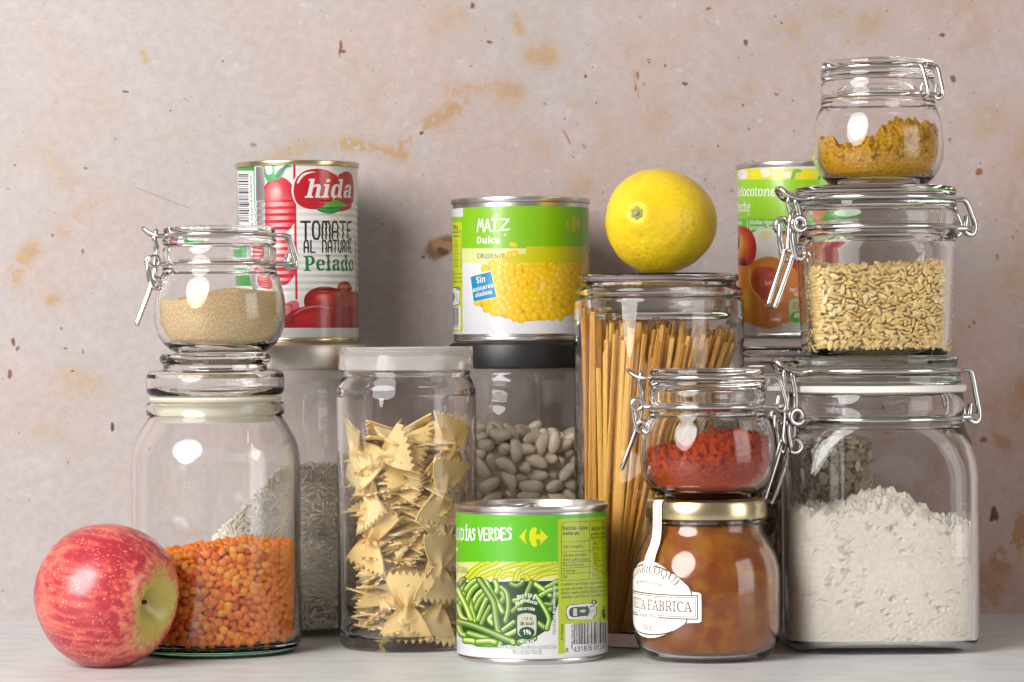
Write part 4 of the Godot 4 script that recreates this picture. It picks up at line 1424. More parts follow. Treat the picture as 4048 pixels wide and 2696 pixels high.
func green_bean_print() -> Print:
	var p := tin_print(9.8, 1.601, 40.95, 3.4, 79.1, rgb8(228, 226, 230))
	sheet(p, 1780, 1950, 3.5636)
	p.box(-60, 200, 2400, 972, rgb8(96, 192, 14))
	p.box(-60, 965, 2400, 1215, rgb8(222, 226, 140))
	var white := rgb8(244, 246, 242)
	# JUDIAS VERDES, brush written; the first letters run round the left edge
	_brush(p, [[0.30, 0.0, 0.30, 1.0, 0.36, 0.85, 0.36, 0.15, 0.30, 0.0], [0.40, 0.9, 0.445, 0.9], [0.422, 0.9, 0.422, 0.05], [0.40, 0.05, 0.445, 0.05], [0.415, 1.1, 0.43, 1.3], [0.455, 0.0, 0.485, 0.95, 0.51, 0.0], [0.465, 0.35, 0.5, 0.35], [0.565, 0.82, 0.545, 0.97, 0.525, 0.75, 0.56, 0.45, 0.555, 0.1, 0.52, 0.05],
		[0.615, 1.0, 0.64, 0.0, 0.675, 1.0], [0.73, 0.98, 0.69, 0.98, 0.69, 0.0, 0.735, 0.02], [0.69, 0.52, 0.725, 0.52], [0.755, 0.0, 0.755, 1.0, 0.795, 0.9, 0.79, 0.6, 0.755, 0.5, 0.8, 0.0], [0.825, 0.0, 0.825, 1.0, 0.87, 0.8, 0.868, 0.2, 0.825, 0.0], [0.93, 0.98, 0.89, 0.98, 0.89, 0.0, 0.935, 0.02], [0.89, 0.52, 0.925, 0.52], [0.995, 0.85, 0.975, 0.98, 0.95, 0.78, 0.99, 0.45, 0.985, 0.08, 0.95, 0.03],
		[0.18, 1.0, 0.18, 0.2, 0.21, 0.0, 0.25, 0.2, 0.25, 1.0], [0.13, 1.0, 0.13, 0.15, 0.10, 0.0, 0.07, 0.2]], 74, 868, 650, 165, 27, white)
	p.text("redondas", [64, 815, 112, 815], 66, white, "Droid Sans", true)
	p.segs([872, 422, 800, 500, 740, 560], 5, rgb8(190, 226, 150))
	emblem(p, 966, 612, 398, 268, rgb8(226, 220, 0), rgb8(96, 192, 14))
	# beans in the upper band, printed pale
	var pale := rgb8(190, 200, 20)
	for b in [[230, 1190, 330, 1080, 470, 990], [300, 1210, 420, 1080, 660, 975], [450, 1180, 640, 1100, 900, 1010, 1090, 985], [980, 1090, 1150, 1010, 1400, 985], [1010, 1180, 1250, 1080, 1500, 1010], [1150, 1230, 1300, 1140, 1510, 1110], [640, 1210, 660, 1150, 700, 1090], [740, 1180, 800, 1140, 880, 1140], [910, 1230, 930, 1150, 960, 1090], [1060, 1160, 1110, 1230, 1130, 1250]]:
		p.stroke(b, 74, rgb8(150, 168, 10))
		p.stroke(b, 58, pale)
		p.stroke(b, 22, rgb8(214, 218, 70))
	p.text("AL NATURAL", [60, 1108, 268, 1124], 82, rgb8(26, 60, 30), "Droid Sans")
	# the heap of beans: a dark round patch with many bright pods
	sheet(p, 1780, 2290, 3.568)
	var pit := [90, 40, 90, 560, 140, 760, 240, 860, 420, 930, 700, 940, 960, 905, 1180, 830, 1340, 720, 1440, 560, 1510, 330, 1510, 20]
	p.poly(pit, rgb8(24, 62, 24))
	var pods := [
		[860, 60, 930, 90, 1000, 60, 1010, 20], [1260, 160, 1340, 120, 1500, 30], [1180, 60, 1320, 160, 1400, 230], [1400, 420, 1440, 300, 1500, 200], [1230, 250, 1380, 160, 1500, 120],
		[1330, 350, 1430, 350, 1440, 300], [900, 300, 1000, 280, 1090, 250], [600, 620, 560, 560, 640, 480], [110, 300, 160, 200, 200, 60], [130, 400, 190, 230, 260, 100], [150, 60, 170, 20, 200, 0],
		[230, 150, 300, 60, 380, 10], [330, 330, 390, 220, 470, 150], [350, 450, 420, 300, 500, 200], [640, 30, 670, 120, 650, 180], [710, 330, 760, 250, 730, 190], [900, 600, 820, 660, 740, 720], [1000, 680, 860, 760, 770, 800],
		[960, 900, 1000, 870, 1180, 830], [280, 290, 310, 430, 360, 590], [440, 650, 490, 530, 570, 380], [400, 570, 450, 430, 520, 270], [110, 370, 170, 530, 290, 600], [1240, 620, 1320, 680, 1350, 690],
		[1200, 230, 1310, 400, 1380, 560, 1350, 690], [880, 450, 1020, 300, 1140, 40], [240, 440, 250, 300, 310, 160, 420, 60], [110, 140, 170, 260, 240, 400, 300, 560], [780, 590, 820, 400, 800, 200, 720, 110],
		[520, 40, 600, 200, 700, 380, 740, 460], [420, 10, 540, 190, 620, 340, 650, 560, 680, 740], [110, 640, 160, 760, 220, 790], [220, 860, 330, 870, 420, 900, 700, 910], [270, 760, 400, 800, 540, 840], [640, 890, 560, 870, 400, 880],
		[110, 590, 330, 650, 560, 740, 900, 890]]
	var n := 0
	for b in pods:
		var w := (66.0 + 5.0 * (n % 4)) if n < 30 else 92.0
		var k := 0.84 + 0.07 * ((n * 7) % 5)
		p.stroke(b, w + 10, rgb8(26, 66, 18))
		p.stroke(b, w, rgb8(int(84 * k), int(132 * k), int(24 * k)))
		p.stroke(b.map(func(x): return x - 5), w * 0.68, rgb8(int(132 * k), int(178 * k), int(52 * k)))
		p.stroke(b.map(func(x): return x - 10), w * 0.36, rgb8(int(180 * k), int(208 * k), int(104 * k)))
		p.stroke(b.map(func(x): return x - 13), w * 0.14, rgb8(int(226 * k), int(240 * k), int(190 * k)))
		if n % 3 == 0:
			p.ellipse(b[b.size() - 2], b[b.size() - 1], w * 0.34, w * 0.26, rgb8(176, 200, 104), 0.4)
		n += 1
	p.ellipse(880, 880, 24, 40, rgb8(190, 210, 120), -0.3)
	# energy badge
	p.text("Por 110 g", [950, 275, 1060, 248, 1185, 268], 52, white, "Droid Sans", true)
	p.text("de producto", [925, 368, 1060, 322, 1212, 360], 48, white, "Droid Sans", true)
	p.text("escurrido", [955, 445, 1060, 428, 1182, 445], 46, white, "Droid Sans", true)
	p.shape([925, 530, 960, 480, 1070, 458, 1190, 480, 1225, 530, 1222, 760, 1180, 820, 1075, 845, 970, 820, 930, 760], rgb8(14, 70, 44))
	p.shape([945, 540, 975, 498, 1070, 476, 1175, 498, 1205, 540, 1203, 750, 1165, 800, 1075, 815, 985, 800, 948, 750], rgb8(206, 206, 184))
	p.ellipse(1075, 745, 108, 76, rgb8(14, 70, 44))
	p.text("119 kJ", [1000, 578, 1152, 574], 44, rgb8(90, 96, 80), "Droid Sans")
	p.text("28 kcal", [980, 648, 1168, 642], 46, rgb8(60, 64, 50), "Droid Sans", true)
	p.text("1%", [1022, 782, 1130, 782], 70, white, "Droid Sans", true)
	var note := rgb8(58, 92, 62)
	for o in [[-4, 0], [4, 0], [0, -4], [0, 4]]:
		p.text("de la IR", [980 + o[0], 896 + o[1], 1175 + o[0], 896 + o[1]], 42, note, "Droid Sans", true)
		p.text("Por 100 g de producto escurrido:", [682 + o[0], 966 + o[1], 1080 + o[0], 976 + o[1], 1482 + o[0], 970 + o[1]], 44, note, "Droid Sans", true)
		p.text("108 kJ (26 kcal)", [880 + o[0], 1044 + o[1], 1278 + o[0], 1046 + o[1]], 46, note, "Droid Sans", true)
		p.text("Sugerencia de presentación", [1466 + o[0], 775 + o[1], 1466 + o[0], 85 + o[1]], 36, note, "Droid Sans", true)
	p.text("de la IR", [980, 896, 1175, 896], 42, white, "Droid Sans", true)
	p.text("Por 100 g de producto escurrido:", [682, 966, 1080, 976, 1482, 970], 44, white, "Droid Sans", true)
	p.text("108 kJ (26 kcal)", [880, 1044, 1278, 1046], 46, white, "Droid Sans", true)
	p.text("Sugerencia de presentación", [1466, 775, 1466, 85], 36, white, "Droid Sans", true)
	# yellow panel
	sheet(p, 1780, 1950, 3.5636)
	var lime := rgb8(184, 202, 8)
	var dark := rgb8(30, 62, 26)
	p.poly([1506, 385, 1540, 362, 2205, 325, 2232, 325, 2232, 2236, 1506, 2262], lime)
	p.segs([1548, 1230, 1548, 470, 1570, 420, 1640, 402, 2200, 368], 6, dark)
	p.segs([2200, 368, 2196, 1120, 2170, 1180, 1548, 1230], 6, dark)
	p.segs([1944, 396, 1944, 1205], 5, dark)
	for y in [[688, 642], [828, 782], [978, 930], [1056, 1008], [1136, 1088]]:
		p.segs([1548, y[0], 1944, lerpf(y[0], y[1], 0.5), 2198, y[1]], 5, dark)
	p.text("Nutrición - Valores", [1568, 518, 1920, 508], 48, dark, "Droid Sans", true)
	p.text("medios por:", [1568, 588, 1806, 580], 46, dark, "Droid Sans", true)
	p.text("1 porción", [2112, 440, 2186, 432], 38, dark, "Droid Sans")
	p.text("100 g de", [1962, 528, 2088, 516], 52, dark, "Droid Sans", true)
	p.text("110 g de", [2106, 514, 2190, 500], 52, dark, "Droid Sans", true)
	p.text("producto", [1966, 592, 2084, 584], 38, dark, "Droid Sans", true)
	p.text("producto", [2106, 582, 2188, 570], 38, dark, "Droid Sans", true)
	p.text("escurrido", [1964, 640, 2086, 634], 34, dark, "Droid Sans", true)
	p.text("escurrido", [2106, 634, 2188, 622], 34, dark, "Droid Sans", true)
	for r in [["108 kJ", 1982, 2070, 728, 40], ["26 kcal", 1980, 2078, 784, 38], ["3,0 g", 1994, 2062, 870, 38], ["0,8 g", 1994, 2062, 928, 38], ["2,8 g", 1992, 2060, 1006, 38], ["1,6 g", 1992, 2060, 1088, 38], ["0,75 g", 1982, 2066, 1170, 38], ["119 kJ", 2122, 2184, 712, 40], ["28 kcal", 2122, 2186, 768, 36], ["3,3 g", 2134, 2178, 856, 36], ["0,9 g", 2134, 2178, 914, 36], ["3,1 g", 2134, 2178, 992, 36], ["1,8 g", 2134, 2178, 1072, 36], ["0,83 g", 2122, 2184, 1148, 36]]:
		p.text(r[0], [r[1], r[3], r[2], r[3] - 6], r[4], dark, "Droid Sans")
	for r in [["Valor energético", 1572, 1850, 770, 764], ["Hidratos de carbono", 1572, 1910, 892, 880], ["de los cuales azúcares", 1572, 1936, 952, 942], ["Fibra alimentaria", 1572, 1856, 1030, 1022], ["Proteínas", 1572, 1742, 1112, 1106], ["Sal", 1572, 1630, 1194, 1192]]:
		p.text(r[0], [r[1], r[3], r[2], r[4]], 40, dark, "Droid Sans")
	for r in [["Contiene cantidades insignificantes de grasas y", 1302, 1262], ["grasas saturadas. IR: Ingesta de Referencia de un", 1366, 1322], ["adulto medio (8400 kJ/2000 kcal). Este producto", 1424, 1382], ["contiene 2 porciones de 110 g de producto escurrido.", 1482, 1436]]:
		p.text(r[0], [1548, r[1], 1880, lerpf(r[1], r[2], 0.42), 2194, r[2]], 38, dark, "Droid Sans")
	sheet(p, 1780, 2290, 3.568)
	p.shape([1612, 440, 1640, 375, 1700, 352, 1960, 330, 1985, 300, 2030, 290, 2046, 330, 2046, 480, 2010, 550, 1960, 572, 1700, 580, 1630, 545], dark)
	p.shape([1622, 440, 1650, 384, 1700, 362, 2030, 338, 2036, 400, 2036, 480, 2002, 542, 1955, 562, 1700, 570, 1640, 535], rgb8(236, 236, 230))
	p.shape([1658, 460, 1700, 395, 1890, 382, 1905, 360, 1950, 440, 1910, 535, 1890, 515, 1700, 532], rgb8(20, 62, 40))
	p.ellipse(2012, 322, 40, 36, dark)
	p.text("E", [2000, 342, 2024, 342], 40, rgb8(240, 240, 240), "Droid Sans", true)
	p.box(1718, 408, 1768, 515, rgb8(236, 236, 230))
	for y in [430, 450, 470, 490]:
		p.segs([1722, y, 1764, y], 4, rgb8(20, 62, 40))
	p.ellipse(1850, 446, 44, 20, rgb8(200, 214, 200), -0.1)
	p.segs([1958, 388, 1968, 520, 2010, 518, 2020, 384, 1958, 388], 5, rgb8(20, 50, 40))
	p.segs([1955, 384, 2000, 368, 2018, 374], 9, rgb8(20, 50, 40))
	p.segs([1974, 466, 1990, 424, 2006, 462, 1974, 466], 4, rgb8(20, 50, 40))
	p.ellipse(2158, 460, 34, 88, dark)
	p.ellipse(2160, 456, 27, 72, lime)
	p.shape([2140, 440, 2160, 410, 2175, 440, 2160, 470, 2176, 500, 2150, 540, 2136, 500], dark)
	p.poly([1602, 632, 2206, 580, 2232, 580, 2232, 1050, 1604, 1052], rgb8(236, 236, 240))
	p.poly([1688, 640, 1708, 638, 1708, 990, 1690, 992], rgb8(236, 236, 240))
	p.bars(1720, 600, 2196, 915, true, rgb8(14, 14, 16), 12)
	p.bars(1690, 640, 1708, 990, true, rgb8(14, 14, 16), 3)
	p.poly([1715, 560, 2200, 560, 2200, 585, 1715, 630], lime)
	p.poly([1712, 945, 2200, 895, 2232, 895, 2232, 1050, 1712, 1050], rgb8(236, 236, 240))
	p.text("8", [1610, 1030, 1648, 1028], 62, rgb8(14, 14, 16), "Droid Sans")
	p.text("431876", [1718, 1022, 1980, 998], 70, rgb8(14, 14, 16), "Droid Sans")
	p.text("012415", [2014, 994, 2196, 970], 66, rgb8(14, 14, 16), "Droid Sans")
	p.text("49106988", [1574, 856, 1578, 632], 34, dark, "Droid Sans")
	return p


func peach_print() -> Print:
	var p := tin_print(171.4, 1.77, 36.1, 174.0, 272.8, rgb8(228, 224, 220))
	sheet(p, 2850, 620, 4.1275)
	var green := rgb8(150, 206, 34)
	p.box(250, 200, 3000, 385, rgb8(226, 216, 60))
	for q in [[330, 300, 60, 90], [650, 270, 90, 70], [1000, 300, 70, 60], [1600, 300, 90, 60]]:
		p.ellipse(q[0], q[1], q[2], q[3], rgb8(232, 230, 214))
	for q in [[520, 300, 80, 70], [860, 300, 70, 80], [1300, 300, 90, 60]]:
		p.ellipse(q[0], q[1], q[2], q[3], rgb8(236, 222, 20))
	p.stroke([1070, 380, 1110, 250, 1190, 240], 60, rgb8(120, 190, 80))
	p.stroke([1500, 370, 1560, 260], 60, rgb8(80, 160, 50))
	p.box(250, 380, 3000, 1015, green)
	p.box(250, 1010, 3000, 1240, rgb8(110, 192, 60))
	var white := rgb8(238, 240, 234)
	p.text("Melocotones", [150, 650, 890, 650], 150, white, "Droid Serif", false, 0.1, 1.6)
	p.text("Pesche", [160, 895, 425, 895], 150, white, "Droid Serif", false, 0.1, 1.6)
	p.segs([395, 935, 425, 948], 12, white)
	emblem(p, 1035, 620, 430, 230, white, green)
	p.segs([393, 1030, 393, 1225], 10, white)
	p.text("mitades", [200, 1100, 316, 1104], 54, white, "Droid Sans", true)
	p.text("mezze pesche", [150, 1190, 368, 1192], 54, white, "Droid Sans", true)
	p.text("Almíbar ligero", [422, 1102, 820, 1106], 66, white, "Droid Sans", true)
	p.text("Sciroppo leggero", [420, 1192, 930, 1192], 66, white, "Droid Sans", true)
	p.poly([960, 1240, 1100, 1020, 3000, 1020, 3000, 1240], rgb8(90, 180, 40))
	# whole peaches behind
	sheet(p, 2880, 900, 3.4087)
	p.box(100, 72, 2000, 1480, rgb8(230, 226, 222))
	p.blob(430, 120, 150, 110, rgb8(230, 226, 222), rgb8(222, 218, 150), 0, -40)
	p.blob(150, 280, 180, 300, rgb8(186, 24, 24), rgb8(240, 196, 20), -60, -80)
	p.shape([125, 100, 138, 170, 130, 290, 118, 270, 122, 180], rgb8(60, 30, 10))
	p.blob(170, 490, 70, 90, rgb8(186, 30, 26), rgb8(40, 8, 14), 0, 20)
	p.blob(900, 300, 300, 330, rgb8(228, 150, 100), rgb8(206, 40, 24), 90, 60)
	p.blob(1040, 520, 300, 360, rgb8(196, 40, 20), rgb8(150, 10, 16), 40, -60)
	# the halved peach
	p.blob(520, 1200, 420, 160, rgb8(220, 200, 190), rgb8(120, 90, 80), 0, 0)
	p.shape([100, 520, 230, 510, 330, 430, 460, 388, 590, 410, 720, 480, 850, 600, 940, 740, 960, 920, 900, 1120, 760, 1240, 560, 1330, 430, 1342, 300, 1300, 180, 1220, 90, 1000, 80, 740], rgb8(226, 132, 20))
	p.blob(560, 860, 360, 440, rgb8(226, 132, 20), rgb8(222, 116, 30), 60, 120)
	p.blob(200, 1020, 110, 240, rgb8(226, 136, 20), rgb8(240, 176, 20), 0, -60)
	p.blob(460, 540, 200, 110, rgb8(224, 130, 24), rgb8(230, 150, 40), 0, -30)
	p.shape([300, 560, 420, 520, 560, 560, 600, 700, 560, 860, 460, 950, 370, 940, 290, 840, 260, 700], rgb8(214, 78, 26))
	p.shape([300, 640, 400, 580, 500, 640, 540, 760, 480, 880, 380, 900, 300, 800], rgb8(206, 60, 26))
	p.stroke([250, 560, 250, 700, 270, 800, 370, 950], 18, rgb8(240, 196, 90))
	p.shape([470, 1000, 500, 1000, 508, 1080, 475, 1085], rgb8(236, 170, 110))
	p.blob(600, 1180, 180, 100, rgb8(222, 116, 32), rgb8(226, 150, 96), 20, 20, -0.2)
	# energy badge
	p.text("Por / Per", [758, 862, 850, 850, 950, 860], 54, rgb8(250, 246, 220), "Droid Sans", true)
	p.text("105 g", [800, 918, 914, 916], 52, rgb8(250, 246, 220), "Droid Sans", true)
	p.shape([726, 1000, 760, 955, 850, 932, 950, 955, 985, 1000, 985, 1200, 940, 1255, 850, 1272, 770, 1250, 730, 1200], rgb8(90, 180, 30))
	p.shape([742, 1006, 772, 968, 850, 946, 940, 968, 970, 1006, 970, 1195, 930, 1240, 850, 1255, 780, 1236, 745, 1195], rgb8(226, 190, 150))
	p.ellipse(853, 1190, 98, 74, rgb8(84, 172, 20))
	p.text("305 kJ", [784, 1040, 922, 1038], 48, rgb8(150, 130, 80), "Droid Sans")
	p.text("72 kcal", [780, 1094, 930, 1092], 46, rgb8(130, 130, 60), "Droid Sans", true)
	p.text("4%", [802, 1212, 902, 1212], 68, white, "Droid Sans", true)
	p.poly([540, 1480, 980, 1400, 1600, 1380, 1600, 1490, 540, 1490], rgb8(36, 60, 66))
	for o in [[-3, 0], [3, 0], [0, -3], [0, 3], [0, 0]]:
		var c := rgb8(240, 246, 220) if o == [0, 0] else rgb8(120, 170, 90)
		p.text("de la IR / delle AR", [652 + o[0], 1324 + o[1], 1030 + o[0], 1330 + o[1]], 46, c, "Droid Sans", true)
		p.text("Por / Per 100 g", [692 + o[0], 1378 + o[1], 986 + o[0], 1380 + o[1]], 44, c, "Droid Sans", true)
		p.text("291 kJ (69 kcal)", [684 + o[0], 1432 + o[1], 1012 + o[0], 1436 + o[1]], 44, c, "Droid Sans", true)
	# the turned away side
	p.place = func(x: float, y: float) -> Vector2: return Vector2(x * p.im.get_width(), y * p.im.get_height())
	p.box(0.735, 0.09, 1.0, 1.0, rgb8(110, 192, 60))
	p.box(0.78, 0.34, 0.95, 0.9, rgb8(190, 214, 120))
	return p


func build_jam_label(jar: Node3D) -> void:
	var p := Print.new(1024, 600, rgb8(238, 236, 232))
	p.grain = 1024.0 / 70.0
	p.place = func(s: float, y: float) -> Vector2: return Vector2((s + 35.0) / 70.0 * 1024.0, (54.0 - y) / 41.0 * 600.0)
	var ink := rgb8(96, 66, 40)
	var arch := []
	var arch2 := []
	for k in 25:
		var an := lerpf(PI * 0.985, PI * 0.015, k / 24.0)
		arch.append(Vector2(29.2 * cos(an), 36.4 + 15.2 * sin(an)))
		arch2.append(Vector2(26.5 * cos(an), 24.2 - 9.4 * sin(an)))
	p.line(arch, 0.7, ink)
	p.line(arch2, 0.7, ink)
	p.box(-32.0, 24.2, 32.0, 36.4, rgb8(238, 236, 232))
	for o in [0.0, 1.1]:
		p.segs([-32.2 + o, 24.3 + o, -32.2 + o, 36.6 - o, 32.2 - o, 36.6 - o, 32.2 - o, 24.3 + o, -32.2 + o, 24.3 + o], 0.62 if o == 0.0 else 0.32, ink)
	p.box(-9, 23.4, 9, 26.4, rgb8(238, 236, 232))
	p.text("ALBARICOQUE", [-21.5, 40.0, -14.5, 45.2, 0, 47.6, 14.5, 45.2, 21.5, 40.0], 3.9, ink, "Droid Serif")
	p.text("MERMELADA", [-12.5, 40.6, 0, 42.0, 12.5, 40.6], 1.5, ink, "Droid Serif")
	p.text("LA VIEJA FÁBRICA", [-29.4, 28.0, 29.4, 28.0], 5.4, ink, "Droid Serif")
	p.text("Desde 1834", [-8.0, 24.0, 8.0, 24.0], 1.9, ink, "Droid Serif", false, 0.25)
	p.text("350 g", [-3.9, 17.6, 3.9, 17.6], 2.5, ink, "Droid Sans")
	var m := plain(Color.WHITE, 0.5)
	m.albedo_texture = p.texture()
	m.texture_repeat = false
	var outer := [[38.8, 10.8], [39.7, 16], [39.8, 26], [39.7, 42], [39.2, 49], [37.6, 55.6], [34.6, 61.6]]
	var rows := [[13.0, 2.0], [13.4, 6], [14.4, 10], [16, 14.6], [19, 21], [22.0, 25.6], [22.4, 33], [23.2, 34.2], [28, 34.3], [33, 34.3], [37.4, 34.2], [38.2, 33], [38.6, 29.6], [42, 26.5], [46, 21.5], [49, 16.6], [51.4, 11.5], [53, 7], [53.8, 3]]
	var mid := -1.0
	var g := Geo.new()
	for i in rows.size():
		var q := inside(outer, rows[i][0])
		for k in 41:
			var s: float = lerpf(-rows[i][1], rows[i][1], k / 40.0)
			var th := mid + s / 39.8
			g.vert(Vector3(sin(th) * (q.x + 0.12), rows[i][0], cos(th) * (q.x + 0.12)) * MM, Vector3(sin(th), 0, cos(th)), Vector2((s + 35.0) / 70.0, (54.0 - rows[i][0]) / 41.0))
	for i in rows.size() - 1:
		for k in 40:
			g.quad(i * 41 + k, i * 41 + k + 1, i * 41 + k + 42, i * 41 + k + 41)
	part("paper_label", g.smooth().mesh(m), jar)
	# the strap that seals the lid
	var band := Print.new(64, 8, rgb8(240, 238, 236))
	band.place = func(x: float, y: float) -> Vector2: return Vector2(x, y)
	band.box(12, 0, 15, 8, ink)
	band.box(49, 0, 52, 8, ink)
	var bm := plain(Color.WHITE, 0.5)
	bm.albedo_texture = band.texture()
	var way := [[39.0, 51.0], [38.3, 54.0], [37.5, 56.6], [36.0, 59.8], [34.6, 62.6], [33.6, 66.0], [33.1, 70], [32.95, 76], [32.9, 83], [32.2, 85.2], [30.6, 86.0], [26, 85.5]]
	g = Geo.new()
	for i in way.size():
		for k in 7:
			var s := lerpf(-4.3, 4.3, k / 6.0)
			var th := mid + 0.02 + s / 37.0
			g.vert(Vector3(sin(th) * (way[i][0] + 0.2), way[i][1], cos(th) * (way[i][0] + 0.2)) * MM, Vector3(sin(th), 0.2, cos(th)), Vector2(k / 6.0, i / 11.0))
	for i in way.size() - 1:
		for k in 6:
			g.quad(i * 7 + k, i * 7 + k + 1, i * 7 + k + 8, i * 7 + k + 7)
	part("seal_strip", g.smooth().mesh(bm), jar)


func setting() -> void:
	# plaster backdrop: pinkish grey with ochre clouds, rust specks and pale scratches
	var w := 1536
	var h := 1024
	var cloud := noise_of(101, 0.0035, 4).get_image(w, h).get_data()
	var ochre := noise_of(102, 0.011, 5).get_image(w, h).get_data()
	var fine := noise_of(103, 0.06, 4).get_image(w, h).get_data()
	var rough := noise_of(104, 0.35, 2).get_image(w, h).get_data()
	var patch := PackedFloat32Array()
	patch.resize(w * h)
	var to_px := func(x: float, y: float) -> Vector2: return Vector2(((x - 1177.0) - (y - 784.0) * 0.0073) * 0.26926 * 2.0 + w / 2.0, (y - 784.0 + (x - 1177.0) * 0.0073) * 0.26926 * 2.0 + 0.5 * h)
	# ochre veins: run of points, width, strength
	var veins := [
		[[780, 330, 830, 335, 880, 350, 925, 352], 17, 1.0], [[920, 350, 935, 320, 965, 298, 1010, 268, 1060, 236], 19, 1.0], [[1040, 205, 1130, 188, 1185, 212], 26, 0.6], [[1225, 120, 1265, 130], 24, 0.9], [[1180, 40, 1195, 70], 14, 0.9],
		[[620, 375, 700, 335, 740, 330], 22, 0.5], [[60, 350, 150, 400], 30, 0.3], [[150, 530, 200, 490, 240, 470], 26, 0.55], [[25, 650, 45, 600, 75, 570], 20, 1.0], [[115, 690, 128, 690], 13, 0.9], [[328, 120, 334, 140], 9, 0.8], [[855, 220, 880, 250], 24, 0.4],
		[[1480, 250, 1560, 330], 40, 0.35], [[1730, 110, 1820, 80], 50, 0.3], [[1480, 60, 1560, 40], 50, 0.25], [[1900, 60, 2100, 40], 60, 0.25], [[2250, 250, 2354, 330], 60, 0.3], [[2290, 620, 2354, 720], 50, 0.35], [[2200, 1000, 2354, 900], 50, 0.4],
		[[2300, 1290, 2330, 1240, 2370, 1190], 24, 1.6], [[2240, 1330, 2300, 1380], 40, 0.7], [[2275, 1000, 2310, 1020], 14, 0.9], [[170, 860, 230, 900], 30, 0.35], [[100, 1000, 180, 1020], 28, 0.35], [[1000, 40, 1100, 90], 50, 0.25], [[1330, 250, 1380, 300], 30, 0.4], [[1250, 340, 1330, 420], 40, 0.25],
	]
	for v in veins:
		var pts: Array = v[0]
		var r: float = v[1] * 0.54
		for i in range(0, pts.size() - 2, 2):
			var a: Vector2 = to_px.call(pts[i], pts[i + 1])
			var b: Vector2 = to_px.call(pts[i + 2], pts[i + 3])
			for y in range(maxi(0, int(minf(a.y, b.y) - 3 * r)), mini(h, int(maxf(a.y, b.y) + 3 * r))):
				for x in range(maxi(0, int(minf(a.x, b.x) - 3 * r)), mini(w, int(maxf(a.x, b.x) + 3 * r))):
					var q := Vector2(x, y)
					var d := Geometry2D.get_closest_point_to_segment(q, a, b).distance_to(q) / r
					var k: float = exp(-d * d) * v[2]
					if k > patch[y * w + x]:
						patch[y * w + x] = k
	var data := PackedByteArray()
	data.resize(w * h * 3)
	var high := PackedByteArray()
	high.resize(w * h)
	for y in h:
		for x in w:
			var i := y * w + x
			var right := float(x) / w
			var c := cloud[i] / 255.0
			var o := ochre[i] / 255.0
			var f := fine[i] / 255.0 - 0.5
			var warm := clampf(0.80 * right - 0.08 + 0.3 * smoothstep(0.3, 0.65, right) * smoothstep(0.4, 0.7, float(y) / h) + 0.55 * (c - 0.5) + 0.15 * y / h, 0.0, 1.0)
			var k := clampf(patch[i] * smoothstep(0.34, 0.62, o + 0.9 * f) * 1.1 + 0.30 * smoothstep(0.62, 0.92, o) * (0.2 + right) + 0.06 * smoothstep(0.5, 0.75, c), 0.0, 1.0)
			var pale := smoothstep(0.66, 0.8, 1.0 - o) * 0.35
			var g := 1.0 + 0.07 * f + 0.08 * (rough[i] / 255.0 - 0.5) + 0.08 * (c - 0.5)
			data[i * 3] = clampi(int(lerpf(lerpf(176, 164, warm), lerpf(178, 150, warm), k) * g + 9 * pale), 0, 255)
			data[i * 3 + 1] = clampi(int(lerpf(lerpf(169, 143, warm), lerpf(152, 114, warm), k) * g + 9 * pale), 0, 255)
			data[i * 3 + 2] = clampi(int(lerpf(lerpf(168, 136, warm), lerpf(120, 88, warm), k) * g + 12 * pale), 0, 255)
			high[i] = clampi(128 + int(60 * f + 20 * (rough[i] / 255.0 - 0.5)), 0, 255)
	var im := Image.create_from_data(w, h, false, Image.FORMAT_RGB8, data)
	# specks and pits
	var r2 := RandomNumberGenerator.new()
	r2.seed = 99
	var spot := func(px: float, py: float, rx: float, ry: float, c: Color, strength: float) -> void:
		var seedy := r2.randf() * 100.0
		for y in range(maxi(0, int(py - ry * 1.6)), mini(h, int(py + ry * 1.6) + 2)):
			for x in range(maxi(0, int(px - rx * 1.6)), mini(w, int(px + rx * 1.6) + 2)):
				var d := Vector2((x - px) / rx, (y - py) / ry)
				var e := d.length() + 0.22 * sin(d.angle() * 2.0 + seedy) + 0.10 * sin(d.angle() * 3.0 + seedy * 3.0) + 1.2 * (ochre[y * w + x] / 255.0 - 0.5)
				var k := clampf((1.15 - e) * 2.2, 0.0, 1.0) * strength
				if k > 0.0:
					im.set_pixel(x, y, im.get_pixel(x, y).lerp(c, k))
	var rust := rgb8(120, 76, 52)
	var dark := rgb8(70, 48, 38)
	var tan := rgb8(176, 132, 98)
	for i in 1100:
		var px := r2.randf() * w
		var py := r2.randf() * h
		var lot := 0.25 + 0.75 * (px / w) + (0.35 if px < w * 0.3 and py > h * 0.5 else 0.0)
		if r2.randf() > lot:
			continue
		var s := 0.55 + 1.7 * pow(r2.randf(), 3.0)
		spot.call(px, py, s * r2.randf_range(0.7, 1.5), s * r2.randf_range(0.7, 1.8), [rust, tan, dark, rust][r2.randi() % 4], r2.randf_range(0.2, 0.75))
	for i in 5200:
		var px := r2.randf() * w
		var py := r2.randf() * h
		var o := ochre[int(py) * w + int(px)] / 255.0
		if o < 0.42 + 0.2 * r2.randf() - 0.12 * px / w:
			continue
		spot.call(px, py, r2.randf_range(0.5, 1.2), r2.randf_range(0.5, 1.1), [rust, tan, tan][r2.randi() % 3], r2.randf_range(0.12, 0.5))
	for i in 500:
		spot.call(r2.randf() * w, r2.randf() * h, r2.randf_range(0.8, 4.0), r2.randf_range(0.8, 4.0), rgb8(196, 190, 194), r2.randf_range(0.1, 0.4))
